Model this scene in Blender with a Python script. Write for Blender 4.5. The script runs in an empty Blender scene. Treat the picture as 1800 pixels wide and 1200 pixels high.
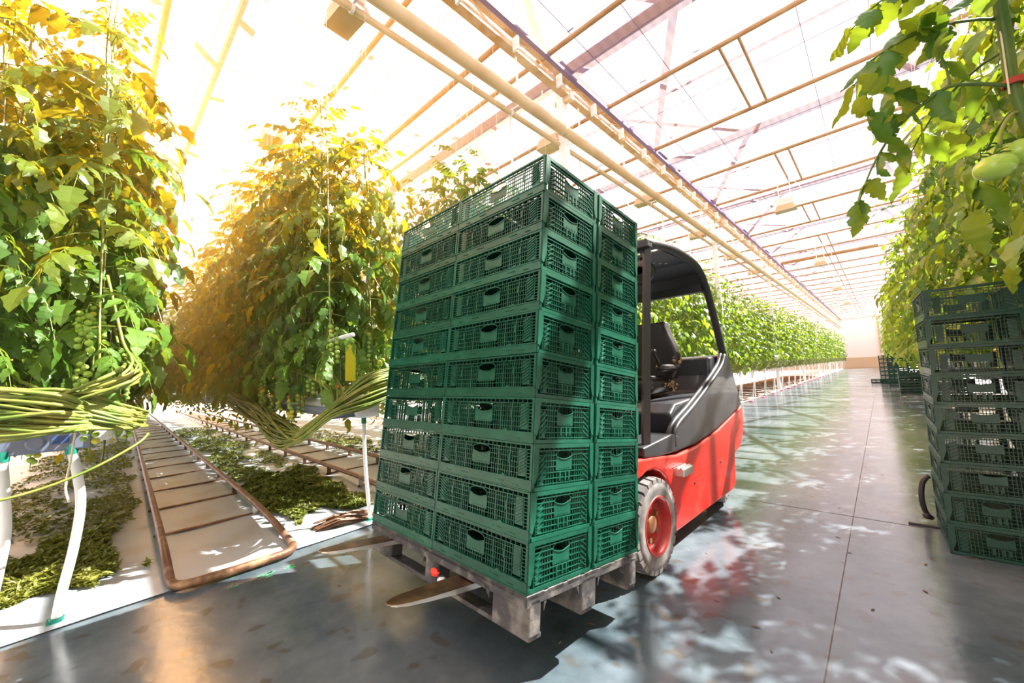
import bpy, bmesh, math, random
from math import sin, cos, pi, radians as RAD
from mathutils import Vector, Matrix, Euler
rnd = random.Random(7)
sc = bpy.context.scene
col = sc.collection

# ------------------------------------------------------------------ camera
CAM_H = 1.189
cam_d = bpy.data.cameras.new('camera')
cam = bpy.data.objects.new('camera', cam_d); col.objects.link(cam)
cam_d.sensor_width = 36.0
cam_d.lens = 692.22 * 36.0 / 1800.0
cam_d.clip_start = 0.02; cam_d.clip_end = 500
R3 = [(0.7278, 0.6841, -0.0483), (-0.0919, 0.0274, -0.9954), (-0.6796, 0.7289, 0.0828)]
right, down, fwd = [Vector(r).normalized() for r in R3]
rm = Matrix((right, -down, -fwd)).transposed().to_4x4()
cam.matrix_world = Matrix.Translation((0, 0, CAM_H)) @ rm
sc.camera = cam

# ------------------------------------------------------------------ view, sky, sun
sc.view_settings.view_transform = 'Standard'
sc.view_settings.look = 'None'
sc.view_settings.gamma = 1.0
sc.view_settings.use_curve_mapping = False
sc.view_settings.exposure = 0.0
try:
    sc.cycles.use_denoising = True
    sc.cycles.max_bounces = 8; sc.cycles.diffuse_bounces = 4; sc.cycles.glossy_bounces = 3
    sc.cycles.transmission_bounces = 4; sc.cycles.transparent_max_bounces = 10
    sc.cycles.sample_clamp_indirect = 6.0
except Exception:
    pass

FLARE_DIR = Vector((-0.783, 0.131, 0.608)).normalized()   # warm sky glow added in the lens flare's direction, apart from the sun lamp
w = bpy.data.worlds.new('sky'); sc.world = w; w.use_nodes = True
nt = w.node_tree; nt.nodes.clear()
def N(nt, typ, **kw):
    n = nt.nodes.new(typ)
    for k, v in kw.items(): setattr(n, k, v)
    return n
wo = N(nt, 'ShaderNodeOutputWorld'); bg = N(nt, 'ShaderNodeBackground')
tc = N(nt, 'ShaderNodeTexCoord')
nrm = N(nt, 'ShaderNodeVectorMath', operation='NORMALIZE'); nt.links.new(tc.outputs['Generated'], nrm.inputs[0])
dot = N(nt, 'ShaderNodeVectorMath', operation='DOT_PRODUCT'); nt.links.new(nrm.outputs[0], dot.inputs[0])
dot.inputs[1].default_value = FLARE_DIR
sky_r = N(nt, 'ShaderNodeValToRGB'); nt.links.new(dot.outputs['Value'], sky_r.inputs[0])
e = sky_r.color_ramp.elements
e[0].position = 0.35; e[0].color = (0.90, 0.87, 1.0, 1)
e[1].position = 1.0; e[1].color = (1.0, 0.40, 0.07, 1)
m_ = sky_r.color_ramp.elements.new(0.72); m_.color = (1.0, 0.84, 0.90, 1)
m_ = sky_r.color_ramp.elements.new(0.9); m_.color = (1.0, 0.52, 0.20, 1)
pw = N(nt, 'ShaderNodeMath', operation='MAXIMUM'); nt.links.new(dot.outputs['Value'], pw.inputs[0]); pw.inputs[1].default_value = 0
pw2 = N(nt, 'ShaderNodeMath', operation='POWER'); nt.links.new(pw.outputs[0], pw2.inputs[0]); pw2.inputs[1].default_value = 22
pw3 = N(nt, 'ShaderNodeMath', operation='MULTIPLY_ADD'); nt.links.new(pw2.outputs[0], pw3.inputs[0]); pw3.inputs[1].default_value = 50.0; pw3.inputs[2].default_value = 1.0
nt.links.new(sky_r.outputs[0], bg.inputs['Color']); nt.links.new(pw3.outputs[0], bg.inputs['Strength'])
nt.links.new(bg.outputs[0], wo.inputs['Surface'])

def sun_lamp(name, to_sun, energy, color, angle):
    d = bpy.data.lights.new(name, 'SUN'); d.energy = energy; d.color = color; d.angle = RAD(angle)
    o = bpy.data.objects.new(name, d); col.objects.link(o)
    o.rotation_euler = Vector(to_sun).to_track_quat('Z', 'Y').to_euler()
    return o
sun_lamp('sun', (0.34, 0.58, 0.74), 34.0, (1.0, 0.94, 0.84), 0.5)

# ------------------------------------------------------------------ materials
MATS = {}
def mat(name, color, rough=0.6, metal=0.0, noise=None, bump=None, spec=0.5, coat=0.0, var=0.0):
    """noise=(scale, other colour, low, high); bump=(scale, strength)"""
    m = bpy.data.materials.new(name); m.use_nodes = True
    nt = m.node_tree; b = nt.nodes['Principled BSDF']
    b.inputs['Base Color'].default_value = (*color, 1); b.inputs['Roughness'].default_value = rough
    b.inputs['Metallic'].default_value = metal; b.inputs['Specular IOR Level'].default_value = spec
    b.inputs['Coat Weight'].default_value = coat
    t = None
    if noise or bump or var: t = N(nt, 'ShaderNodeTexCoord')
    out = None
    if noise:
        s, c2, lo, hi = noise
        n = N(nt, 'ShaderNodeTexNoise'); n.inputs['Scale'].default_value = s; n.inputs['Detail'].default_value = 6
        nt.links.new(t.outputs['Object'], n.inputs['Vector'])
        r = N(nt, 'ShaderNodeValToRGB'); r.color_ramp.elements[0].position = lo; r.color_ramp.elements[1].position = hi
        r.color_ramp.elements[0].color = (*color, 1); r.color_ramp.elements[1].color = (*c2, 1)
        nt.links.new(n.outputs['Fac'], r.inputs[0]); out = r.outputs[0]
        nt.links.new(out, b.inputs['Base Color'])
    if var:
        oi = N(nt, 'ShaderNodeObjectInfo'); hs = N(nt, 'ShaderNodeHueSaturation')
        mr = N(nt, 'ShaderNodeMapRange'); mr.inputs['To Min'].default_value = 1 - var; mr.inputs['To Max'].default_value = 1 + var
        nt.links.new(oi.outputs['Random'], mr.inputs[0]); nt.links.new(mr.outputs[0], hs.inputs['Value'])
        if out: nt.links.new(out, hs.inputs['Color'])
        else: hs.inputs['Color'].default_value = (*color, 1)
        nt.links.new(hs.outputs[0], b.inputs['Base Color'])
    if bump:
        n2 = N(nt, 'ShaderNodeTexNoise'); n2.inputs['Scale'].default_value = bump[0]; n2.inputs['Detail'].default_value = 4
        nt.links.new(t.outputs['Object'], n2.inputs['Vector'])
        bm_ = N(nt, 'ShaderNodeBump'); bm_.inputs['Strength'].default_value = bump[1]; bm_.inputs['Distance'].default_value = 0.02
        nt.links.new(n2.outputs['Fac'], bm_.inputs['Height']); nt.links.new(bm_.outputs[0], b.inputs['Normal'])
    MATS[name] = m
    return m

def leaf_mat(name, c1, c2, tr1, tr2, mix=0.45):
    m = bpy.data.materials.new(name); m.use_nodes = True
    nt = m.node_tree; b = nt.nodes['Principled BSDF']; o = nt.nodes['Material Output']
    b.inputs['Roughness'].default_value = 0.42; b.inputs['Specular IOR Level'].default_value = 0.45
    t = N(nt, 'ShaderNodeTexCoord'); oi = N(nt, 'ShaderNodeObjectInfo')
    n = N(nt, 'ShaderNodeTexNoise'); n.inputs['Scale'].default_value = 6; n.inputs['Detail'].default_value = 2
    nt.links.new(t.outputs['Object'], n.inputs['Vector'])
    ad = N(nt, 'ShaderNodeMath', operation='MULTIPLY_ADD'); ad.inputs[1].default_value = 0.5; nt.links.new(oi.outputs['Random'], ad.inputs[0])
    sb = N(nt, 'ShaderNodeMath', operation='SUBTRACT'); nt.links.new(n.outputs['Fac'], sb.inputs[0]); sb.inputs[1].default_value = 0.25
    nt.links.new(sb.outputs[0], ad.inputs[2])
    r = N(nt, 'ShaderNodeMix', data_type='RGBA'); r.inputs[6].default_value = (*c1, 1); r.inputs[7].default_value = (*c2, 1)
    nt.links.new(ad.outputs[0], r.inputs[0]); nt.links.new(r.outputs[2], b.inputs['Base Color'])
    r2 = N(nt, 'ShaderNodeMix', data_type='RGBA'); r2.inputs[6].default_value = (*tr1, 1); r2.inputs[7].default_value = (*tr2, 1)
    nt.links.new(ad.outputs[0], r2.inputs[0])
    tb = N(nt, 'ShaderNodeBsdfTranslucent'); nt.links.new(r2.outputs[2], tb.inputs['Color'])
    mx = N(nt, 'ShaderNodeMixShader'); mx.inputs[0].default_value = mix
    nt.links.new(b.outputs[0], mx.inputs[1]); nt.links.new(tb.outputs[0], mx.inputs[2]); nt.links.new(mx.outputs[0], o.inputs['Surface'])
    MATS[name] = m
    return m

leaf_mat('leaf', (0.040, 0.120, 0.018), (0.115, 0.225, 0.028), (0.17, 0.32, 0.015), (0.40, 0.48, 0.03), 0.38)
leaf_mat('sunny_leaf', (0.060, 0.125, 0.012), (0.17, 0.25, 0.02), (0.50, 0.42, 0.015), (0.80, 0.55, 0.03), 0.45)  # leaf copy: young yellow growth plus warm backlight put into the colour
leaf_mat('near_leaf', (0.02, 0.11, 0.02), (0.06, 0.20, 0.03), (0.16, 0.28, 0.012), (0.36, 0.44, 0.02), 0.42)
leaf_mat('litter', (0.11, 0.16, 0.02), (0.30, 0.27, 0.05), (0.12, 0.16, 0.01), (0.3, 0.28, 0.04), 0.25)
mat('stem', (0.13, 0.20, 0.025), 0.5, noise=(9, (0.34, 0.31, 0.07), 0.4, 0.7))
mat('green_tomato', (0.35, 0.52, 0.08), 0.22, var=0.15)
mat('yellow_tomato', (0.72, 0.62, 0.07), 0.22, var=0.1)
mat('red_tomato', (0.80, 0.16, 0.03), 0.22)
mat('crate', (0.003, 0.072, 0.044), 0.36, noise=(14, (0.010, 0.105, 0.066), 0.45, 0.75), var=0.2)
mat('crate_shaded', (0.0015, 0.036, 0.024), 0.36, noise=(14, (0.005, 0.05, 0.034), 0.45, 0.75), var=0.15)  # crate green darkened: the shade on these stacks is put into the colour
mat('pallet', (0.045, 0.044, 0.05), 0.6, noise=(12, (0.19, 0.18, 0.17), 0.5, 0.72), bump=(30, 0.3))
mat('fork_steel', (0.13, 0.085, 0.055), 0.38, 0.75, noise=(9, (0.34, 0.22, 0.13), 0.45, 0.7))
mat('fork_edge', (0.75, 0.73, 0.70), 0.3, 0.9)
mat('red_paint', (0.56, 0.018, 0.012), 0.36, noise=(5, (0.50, 0.075, 0.05), 0.5, 0.8), coat=0.3)
mat('black_panel', (0.022, 0.024, 0.032), 0.45, noise=(3, (0.05, 0.052, 0.06), 0.5, 0.8), coat=0.2)
mat('black_steel', (0.03, 0.028, 0.034), 0.42)
mat('vinyl', (0.022, 0.018, 0.020), 0.35)
mat('vine_green', (0.05, 0.12, 0.018), 0.45, noise=(9, (0.12, 0.17, 0.03), 0.4, 0.7))
mat('foam', (0.42, 0.28, 0.13), 0.9, bump=(60, 0.8))
mat('rubber', (0.11, 0.105, 0.11), 0.85, noise=(16, (0.25, 0.235, 0.23), 0.4, 0.75))
mat('rim_red', (0.36, 0.015, 0.015), 0.45, noise=(12, (0.30, 0.05, 0.04), 0.5, 0.8))
mat('hub_rust', (0.28, 0.13, 0.06), 0.6)
mat('bare_steel', (0.55, 0.54, 0.53), 0.35, 0.9)
mat('rust', (0.13, 0.06, 0.03), 0.5, 0.2, noise=(11, (0.38, 0.24, 0.12), 0.5, 0.75), bump=(40, 0.2))
mat('rail_steel', (0.15, 0.075, 0.045), 0.5, 0.3, noise=(9, (0.30, 0.20, 0.13), 0.5, 0.75))
mat('white_paint', (0.80, 0.80, 0.80), 0.5)
mat('white_plastic', (0.82, 0.84, 0.86), 0.35)
mat('green_plastic', (0.01, 0.22, 0.16), 0.4)
mat('trough', (0.18, 0.22, 0.33), 0.4, 0.3)
mat('slab_film', (0.80, 0.82, 0.84), 0.35, bump=(20, 0.4))
mat('string', (0.80, 0.74, 0.55), 0.8)
mat('tube_sun_tint', (0.36, 0.19, 0.08), 0.45, noise=(4, (0.46, 0.28, 0.14), 0.4, 0.7))  # galvanized tubes; the warm tint of the light is put into the colour
mat('pipe_cream', (0.66, 0.50, 0.31), 0.42, noise=(3, (0.55, 0.37, 0.20), 0.45, 0.75))
mat('truss_tan', (0.46, 0.27, 0.12), 0.45, noise=(3, (0.74, 0.6, 0.42), 0.4, 0.7))
mat('beam_violet', (0.16, 0.13, 0.30), 0.6)  # violet shadow tint of the roof steel put into the colour
mat('housing', (0.70, 0.68, 0.64), 0.5)
mat('yellow_card', (0.85, 0.75, 0.03), 0.6)
mat('label_yellow', (0.90, 0.75, 0.03), 0.5)
mat('pink_tag', (0.85, 0.12, 0.25), 0.5)
mat('red_tag', (0.9, 0.04, 0.02), 0.4)
mat('blue_box', (0.05, 0.10, 0.28), 0.5)
mat('clip_red', (0.45, 0.04, 0.03), 0.5)
mat('wall_panel', (0.80, 0.79, 0.80), 0.6)
mat('tan_panel', (0.62, 0.46, 0.32), 0.6)

# polished concrete: joints are geometry, the material has mottling, drips and a worn polish
def floor_mat():
    m = bpy.data.materials.new('polished_concrete'); m.use_nodes = True; nt = m.node_tree; b = nt.nodes['Principled BSDF']
    t = N(nt, 'ShaderNodeTexCoord')
    n1 = N(nt, 'ShaderNodeTexNoise'); n1.inputs['Scale'].default_value = 0.9; n1.inputs['Detail'].default_value = 8; n1.inputs['Roughness'].default_value = 0.65
    n2 = N(nt, 'ShaderNodeTexNoise'); n2.inputs['Scale'].default_value = 9; n2.inputs['Detail'].default_value = 5
    vo = N(nt, 'ShaderNodeTexNoise'); vo.inputs['Scale'].default_value = 7.5; vo.inputs['Detail'].default_value = 1.5
    for n in (n1, n2, vo): nt.links.new(t.outputs['Object'], n.inputs['Vector'])
    r1 = N(nt, 'ShaderNodeValToRGB'); nt.links.new(n1.outputs['Fac'], r1.inputs[0])
    E = r1.color_ramp.elements; E[0].position = 0.35; E[0].color = (0.040, 0.066, 0.082, 1); E[1].position = 0.66; E[1].color = (0.160, 0.192, 0.225, 1)
    r2 = N(nt, 'ShaderNodeMapRange'); nt.links.new(n2.outputs['Fac'], r2.inputs[0]); r2.inputs['To Min'].default_value = 0.78; r2.inputs['To Max'].default_value = 1.18
    mu = N(nt, 'ShaderNodeVectorMath', operation='SCALE'); nt.links.new(r1.outputs[0], mu.inputs[0]); nt.links.new(r2.outputs[0], mu.inputs['Scale'])
    st = N(nt, 'ShaderNodeValToRGB'); nt.links.new(vo.outputs['Fac'], st.inputs[0])
    st.color_ramp.elements[0].position = 0.62; st.color_ramp.elements[0].color = (0, 0, 0, 1); st.color_ramp.elements[1].position = 0.67; st.color_ramp.elements[1].color = (0.6, 0.6, 0.6, 1)
    mx = N(nt, 'ShaderNodeMix', data_type='RGBA'); nt.links.new(st.outputs[0], mx.inputs[0]); nt.links.new(mu.outputs[0], mx.inputs[6]); mx.inputs[7].default_value = (0.075, 0.062, 0.045, 1)
    nt.links.new(mx.outputs[2], b.inputs['Base Color'])
    rr = N(nt, 'ShaderNodeMapRange'); nt.links.new(n1.outputs['Fac'], rr.inputs[0]); rr.inputs['To Min'].default_value = 0.07; rr.inputs['To Max'].default_value = 0.27
    nt.links.new(rr.outputs[0], b.inputs['Roughness']); b.inputs['Specular IOR Level'].default_value = 0.95; b.inputs['Specular Tint'].default_value = (0.86, 0.93, 1.0, 1)
    bu = N(nt, 'ShaderNodeBump'); bu.inputs['Strength'].default_value = 0.08; bu.inputs['Distance'].default_value = 0.02; nt.links.new(n2.outputs['Fac'], bu.inputs['Height'])
    nt.links.new(bu.outputs[0], b.inputs['Normal'])
    MATS['concrete'] = m
floor_mat()
mat('ground_film', (0.40, 0.45, 0.50), 0.42, noise=(2.2, (0.30, 0.27, 0.21), 0.52, 0.78), bump=(3.5, 0.5))
mat('joint', (0.12, 0.10, 0.09), 0.8)
mat('green_paint', (0.06, 0.36, 0.16), 0.6)

def cloth_mat():
    m = bpy.data.materials.new('screen_cloth'); m.use_nodes = True; nt = m.node_tree; o = nt.nodes['Material Output']
    nt.nodes.remove(nt.nodes['Principled BSDF'])
    t = N(nt, 'ShaderNodeTexCoord'); sp = N(nt, 'ShaderNodeTexWave'); sp.inputs['Scale'].default_value = 2.2; sp.inputs['Distortion'].default_value = 1.0
    sp.bands_direction = 'X'
    nt.links.new(t.outputs['Object'], sp.inputs['Vector'])
    r = N(nt, 'ShaderNodeMapRange'); nt.links.new(sp.outputs['Fac'], r.inputs[0]); r.inputs['To Min'].default_value = 0.93; r.inputs['To Max'].default_value = 1.0
    tr = N(nt, 'ShaderNodeBsdfTransparent'); nt.links.new(r.outputs[0], tr.inputs['Color'])
    tl = N(nt, 'ShaderNodeBsdfTranslucent'); tl.inputs['Color'].default_value = (0.55, 0.54, 0.62, 1)
    mx = N(nt, 'ShaderNodeMixShader'); mx.inputs[0].default_value = 0.16
    nt.links.new(tr.outputs[0], mx.inputs[1]); nt.links.new(tl.outputs[0], mx.inputs[2]); nt.links.new(mx.outputs[0], o.inputs['Surface'])
    MATS['cloth'] = m
cloth_mat()

# ------------------------------------------------------------------ mesh helpers
class MB:
    def __init__(s): s.v = []; s.f = []; s.mi = []; s.mats = []
    def slot(s, m):
        if m not in s.mats: s.mats.append(m)
        return s.mats.index(m)
    def add(s, vs, fs, m=None):
        k = len(s.v); s.v.extend([tuple(p) for p in vs]); i = s.slot(m) if m else 0
        for f in fs: s.f.append(tuple(a + k for a in f)); s.mi.append(i)
        return s
    def box(s, x0, x1, y0, y1, z0, z1, m=None, T=None):
        vs = [Vector((x, y, z)) for z in (z0, z1) for y in (y0, y1) for x in (x0, x1)]
        if T: vs = [T @ v for v in vs]
        return s.add(vs, [(0, 2, 3, 1), (4, 5, 7, 6), (0, 1, 5, 4), (2, 6, 7, 3), (0, 4, 6, 2), (1, 3, 7, 5)], m)
    def cbox(s, x0, x1, y0, y1, z0, z1, c, m=None, T=None):
        """box with all edges chamfered by c"""
        b = bmesh.new(); bmesh.ops.create_cube(b, size=1)
        for v in b.verts: v.co = Vector(((x0 + x1) / 2 + v.co.x * (x1 - x0), (y0 + y1) / 2 + v.co.y * (y1 - y0), (z0 + z1) / 2 + v.co.z * (z1 - z0)))
        bmesh.ops.bevel(b, geom=list(b.edges), offset=c, segments=2, affect='EDGES', profile=0.5)
        b.verts.index_update()
        s.add([(T @ v.co) if T else v.co.copy() for v in b.verts], [[v.index for v in f.verts] for f in b.faces], m); b.free()
        return s
    def tube(s, pts, r, n=8, m=None, caps=True, closed=False):
        pts = [Vector(p) for p in pts]; L = len(pts); rs = r if isinstance(r, (list, tuple)) else [r] * L
        vs = []; up = Vector((0, 0, 1)); prev = None
        for i, p in enumerate(pts):
            if closed: t = pts[(i + 1) % L] - pts[i - 1]
            else: t = pts[min(i + 1, L - 1)] - pts[max(i - 1, 0)]
            t.normalize()
            if prev is None:
                a = t.cross(up)
                if a.length < 1e-3: a = t.cross(Vector((1, 0, 0)))
            else: a = prev - t * prev.dot(t)
            a.normalize(); prev = a; b = t.cross(a)
            for k in range(n):
                th = 2 * pi * k / n; vs.append(p + (a * cos(th) + b * sin(th)) * rs[i])
        fs = [(i * n + k, i * n + (k + 1) % n, ((i + 1) % L) * n + (k + 1) % n, ((i + 1) % L) * n + k) for i in range(L if closed else L - 1) for k in range(n)]
        if caps and not closed: fs += [tuple(range(n - 1, -1, -1)), tuple(range((L - 1) * n, L * n))]
        return s.add(vs, fs, m)
    def extrude(s, poly, a0, a1, axis='x', m=None):
        """2D polygon pushed along an axis; for x the polygon is (y, z), for y it is (x, z), for z (x, y)"""
        n = len(poly); mk = {'x': lambda a, p: (a, p[0], p[1]), 'y': lambda a, p: (p[0], a, p[1]), 'z': lambda a, p: (p[0], p[1], a)}[axis]
        vs = [mk(a0, p) for p in poly] + [mk(a1, p) for p in poly]
        fs = [tuple(range(n)), tuple(range(2 * n - 1, n - 1, -1))] + [(i, i + n, (i + 1) % n + n, (i + 1) % n) for i in range(n)]
        return s.add(vs, fs, m)
    def lathe(s, prof, n=32, axis='x', c=(0, 0, 0), m=None, closed=False):
        """profile of (offset along axis, radius)"""
        vs = []; c = Vector(c)
        for (a, r) in prof:
            for k in range(n):
                th = 2 * pi * k / n
                d = {'x': Vector((a, r * cos(th), r * sin(th))), 'z': Vector((r * cos(th), r * sin(th), a)), 'y': Vector((r * cos(th), a, r * sin(th)))}[axis]
                vs.append(c + d)
        P = len(prof)
        fs = [(i * n + k, i * n + (k + 1) % n, ((i + 1) % P) * n + (k + 1) % n, ((i + 1) % P) * n + k) for i in range(P if closed else P - 1) for k in range(n)]
        return s.add(vs, fs, m)
    def ball(s, c, r, n=10, k=7, m=None, sq=(1, 1, 1)):
        vs = [Vector((0, 0, 1))]; fs = []
        for i in range(1, k):
            a = pi * i / k
            for j in range(n): vs.append(Vector((sin(a) * cos(2 * pi * j / n), sin(a) * sin(2 * pi * j / n), cos(a))))
        vs.append(Vector((0, 0, -1)))
        for j in range(n): fs.append((0, 1 + j, 1 + (j + 1) % n)); fs.append((len(vs) - 1, 1 + (k - 2) * n + (j + 1) % n, 1 + (k - 2) * n + j))
        for i in range(k - 2):
            for j in range(n): fs.append((1 + i * n + j, 1 + (i + 1) * n + j, 1 + (i + 1) * n + (j + 1) % n, 1 + i * n + (j + 1) % n))
        return s.add([Vector(c) + Vector((v.x * sq[0], v.y * sq[1], v.z * sq[2])) * r for v in vs], fs, m)
    def mesh(s, name, m=None, smooth=False):
        me = bpy.data.meshes.new(name); me.from_pydata(s.v, [], s.f)
        if s.mats and s.mats != [None]:
            for x in s.mats: me.materials.append(MATS[x or m])
            if len(s.mats) > 1: me.polygons.foreach_set('material_index', s.mi)
        elif m: me.materials.append(MATS[m])
        if smooth: me.polygons.foreach_set('use_smooth', [True] * len(me.polygons))
        me.update()
        return me
    def obj(s, name, m=None, parent=None, smooth=False):
        return link(name, s.mesh(name, m, smooth), parent)
def fixn(o):
    b = bmesh.new(); b.from_mesh(o.data); bmesh.ops.recalc_face_normals(b, faces=b.faces); b.to_mesh(o.data); b.free(); return o
KIDS = {}
def link(name, data, parent=None):
    o = bpy.data.objects.new(name, data); col.objects.link(o)
    if parent: o.parent = parent; KIDS.setdefault(parent, []).append(o)
    return o
def tag(o, label=None, cat=None, group=None, kind=None):
    if label: o['label'] = label
    if cat: o['category'] = cat
    if group: o['group'] = group
    if kind: o['kind'] = kind
    return o
def thing(name, label, cat, loc=(0, 0, 0), rot=(0, 0, 0), group=None):
    o = link(name, None); o.location = loc; o.rotation_euler = rot
    return tag(o, label, cat, group)
def copy_tree(o, parent=None):
    c = o.copy(); col.objects.link(c); c.parent = parent
    if parent: KIDS.setdefault(parent, []).append(c)
    for ch in KIDS.get(o, ()): copy_tree(ch, c)
    return c
def bevel(o, wd=0.005, seg=2):
    md = o.modifiers.new('bevel', 'BEVEL'); md.width = wd; md.segments = seg; md.limit_method = 'ANGLE'; md.angle_limit = RAD(35)
    return o
def smooth_path(pts, per=4):
    pts = [Vector(p) for p in pts]; out = []
    for i in range(len(pts) - 1):
        p0, p1, p2, p3 = pts[max(i - 1, 0)], pts[i], pts[i + 1], pts[min(i + 2, len(pts) - 1)]
        for k in range(per):
            t = k / per
            out.append(0.5 * ((2 * p1) + (p2 - p0) * t + (2 * p0 - 5 * p1 + 4 * p2 - p3) * t * t + (3 * p1 - p0 - 3 * p2 + p3) * t ** 3))
    out.append(pts[-1]); return out

# ------------------------------------------------------------------ setting: ground, walls, roof
SKEW = 0.042
EDGE = -3.2
RZ = -math.atan(SKEW)
def lat(x, y): return y - SKEW * (x - EDGE)          # rows run slightly askew to the aisle

o = MB().box(EDGE, 1.0, -14, 62, -0.25, 0).obj('floor', 'concrete'); tag(o, 'polished grey concrete aisle floor', kind='structure')
for k, (x, y0, y1) in enumerate(((-0.265, -6, 62),)):
    MB().box(x - 0.0022, x + 0.0022, y0, y1, -0.001, 0.0012).obj('floor_joint', 'joint', o)
for y in (3.95, 9.9, 15.9, 21.9): MB().box(EDGE, 1.0, y - 0.004, y + 0.004, -0.001, 0.0011).obj('floor_joint', 'joint', o)
gp = MB()
for k in range(22):
    a = rnd.choice((.1, .45, .55, .85)) + rnd.gauss(0, .05); x = -2.95 + rnd.uniform(-.03, .03); y = 0.58 + a * 0.42; r = rnd.uniform(.004, .016)
    gp.add([(x + r * cos(t) * rnd.uniform(.6, 1), y + 1.6 * r * sin(t) * rnd.uniform(.6, 1), 0.0015) for t in [j * pi / 4 for j in range(8)]], [tuple(range(8))])
tag(gp.obj('paint_splash', 'green_paint', o), 'green paint splashes')
# white film over the soil on both sides: a gently wrinkled sheet
def film(name, x0, x1, y0, y1, nx, ny, kind='structure'):
    b = MB(); vs = []; r2 = random.Random(3)
    ph = [(r2.uniform(2, 9), r2.uniform(2, 9), r2.uniform(0, 6), r2.uniform(.001, .004)) for _ in range(9)]
    for i in range(nx + 1):
        for j in range(ny + 1):
            x = x0 + (x1 - x0) * i / nx; y = y0 + (y1 - y0) * j / ny
            z = 0.012 + sum(a * sin(p * x + q * y + s_) for p, q, s_, a in ph) * (0.2 if i in (0, nx) else 1)
            vs.append((x, y, max(z, 0.002)))
    b.add(vs, [(i * (ny + 1) + j, (i + 1) * (ny + 1) + j, (i + 1) * (ny + 1) + j + 1, i * (ny + 1) + j + 1) for i in range(nx) for j in range(ny)])
    o = b.obj(name, 'ground_film', smooth=True); tag(o, kind=kind); return o
film('ground_film', EDGE + 0.005, -14, -6, 10, 80, 100)
o = MB().box(-40, -14, -14, 62, -0.05, 0.004).box(-14, EDGE, 10, 62, -0.05, 0.004).box(-14, EDGE - .01, -14, 10, -0.05, 0.0).obj('ground', 'ground_film'); tag(o, kind='structure')
o = MB().box(1.0, 18, -14, 62, -0.05, 0.004).obj('ground', 'ground_film'); tag(o, kind='structure')

# far end wall: white panels with a tan plinth and mullions
we = thing('wall_end', None, None); we['kind'] = 'structure'
MB().box(-40, 18, 61.5, 61.7, 1.2, 6.2).obj('wall_panel', 'wall_panel', we)
MB().box(-40, 18, 61.4, 61.7, 0, 1.2).obj('wall_plinth', 'tan_panel', we)
for nm, (x0, x1, y0, y1) in (('wall_left', (-40.2, -40, -14, 61.7)), ('wall_right', (18, 18.2, -14, 61.7)), ('wall_back', (-40, 18, -14.2, -14))):
    ww = thing(nm, None, None); ww['kind'] = 'structure'
    MB().box(x0, x1, y0, y1, 1.2, 6.2).obj('wall_panel', 'wall_panel', ww); MB().box(x0, x1, y0, y1, 0, 1.2).obj('wall_plinth', 'tan_panel', ww)
for k in range(-9, 4): MB().box(k * 4 - .05, k * 4 + .05, 61.3, 61.5, 0, 6.2).obj('mullion', 'truss_tan', we)

# screen cloth under the roof, one panel per bay, with joints between panels
ZC = 5.86
TY = [0.5, 2.5, 4.38, 6.06, 8.0, 10.12, 12.2] + [12.2 + 2.0 * k for k in range(1, 25)]
ce = thing('ceiling', None, None); ce['kind'] = 'structure'
edges_y = [-13.9, -11.5, -9.5, -7.5, -5.5, -3.5, -1.5] + TY + [61.6]
for a, b in zip(edges_y[:-1], edges_y[1:]):
    for x0, x1 in ((-40, -18), (-18, -3.35), (-3.1, 18)):
        MB().box(x0, x1, a + 0.012, b - 0.012, ZC, ZC + 0.004).obj('screen_panel', 'cloth', ce)

# roof steel above the cloth: valley beams and zigzag rafters seen through it
rf = thing('trn', None, None); rf.name = 'trim_1'; rf['kind'] = 'structure'
for k in range(-2, 14):
    y = 1.35 + 4 * k
    MB().box(-30, 10, y - .12, y + .12, 6.22, 6.36).obj('valley_beam', 'beam_violet', rf)
for k in range(-2, 13):
    y = 1.35 + 4 * k
    zz = MB()
    for j in range(-7, 3):
        x = -3.35 + 4 * j
        for (xa, ya, xb, yb) in ((x, y, x + .55, y + 2), (x + .55, y + 2, x + 2, y + 4), (x + 2, y, x + 1.4, y + 2), (x + 1.4, y + 2, x, y + 4)):
            zz.tube([(xa, ya, 6.25), (xb, yb, 6.75 if abs(yb - y - 2) < .1 else 6.25)] if abs(ya - y) < .1 else [(xa, ya, 6.75), (xb, yb, 6.25)], 0.05, 5)
    zz.obj('rafter_bracing', 'beam_violet', rf)
    MB().tube([(-30, y + 2, 6.75), (10, y + 2, 6.75)], .03, 5).obj('ridge_bar', 'beam_violet', rf)

# haze volume added over the left rows to imitate the flare's warm glow
hz = bpy.data.materials.new('flare_haze'); hz.use_nodes = True; nt = hz.node_tree; nt.nodes.remove(nt.nodes['Principled BSDF'])
vs_ = N(nt, 'ShaderNodeVolumeScatter'); vs_.inputs['Color'].default_value = (1.0, 0.80, 0.50, 1); vs_.inputs['Density'].default_value = 0.07; vs_.inputs['Anisotropy'].default_value = 0.80
nt.links.new(vs_.outputs[0], nt.nodes['Material Output'].inputs['Volume']); MATS['flare_glow'] = hz
o = MB().box(-20, -2.75, -3, 4.5, 1.0, 5.7).obj('flare_haze', 'flare_glow'); tag(o, kind='structure')

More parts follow.
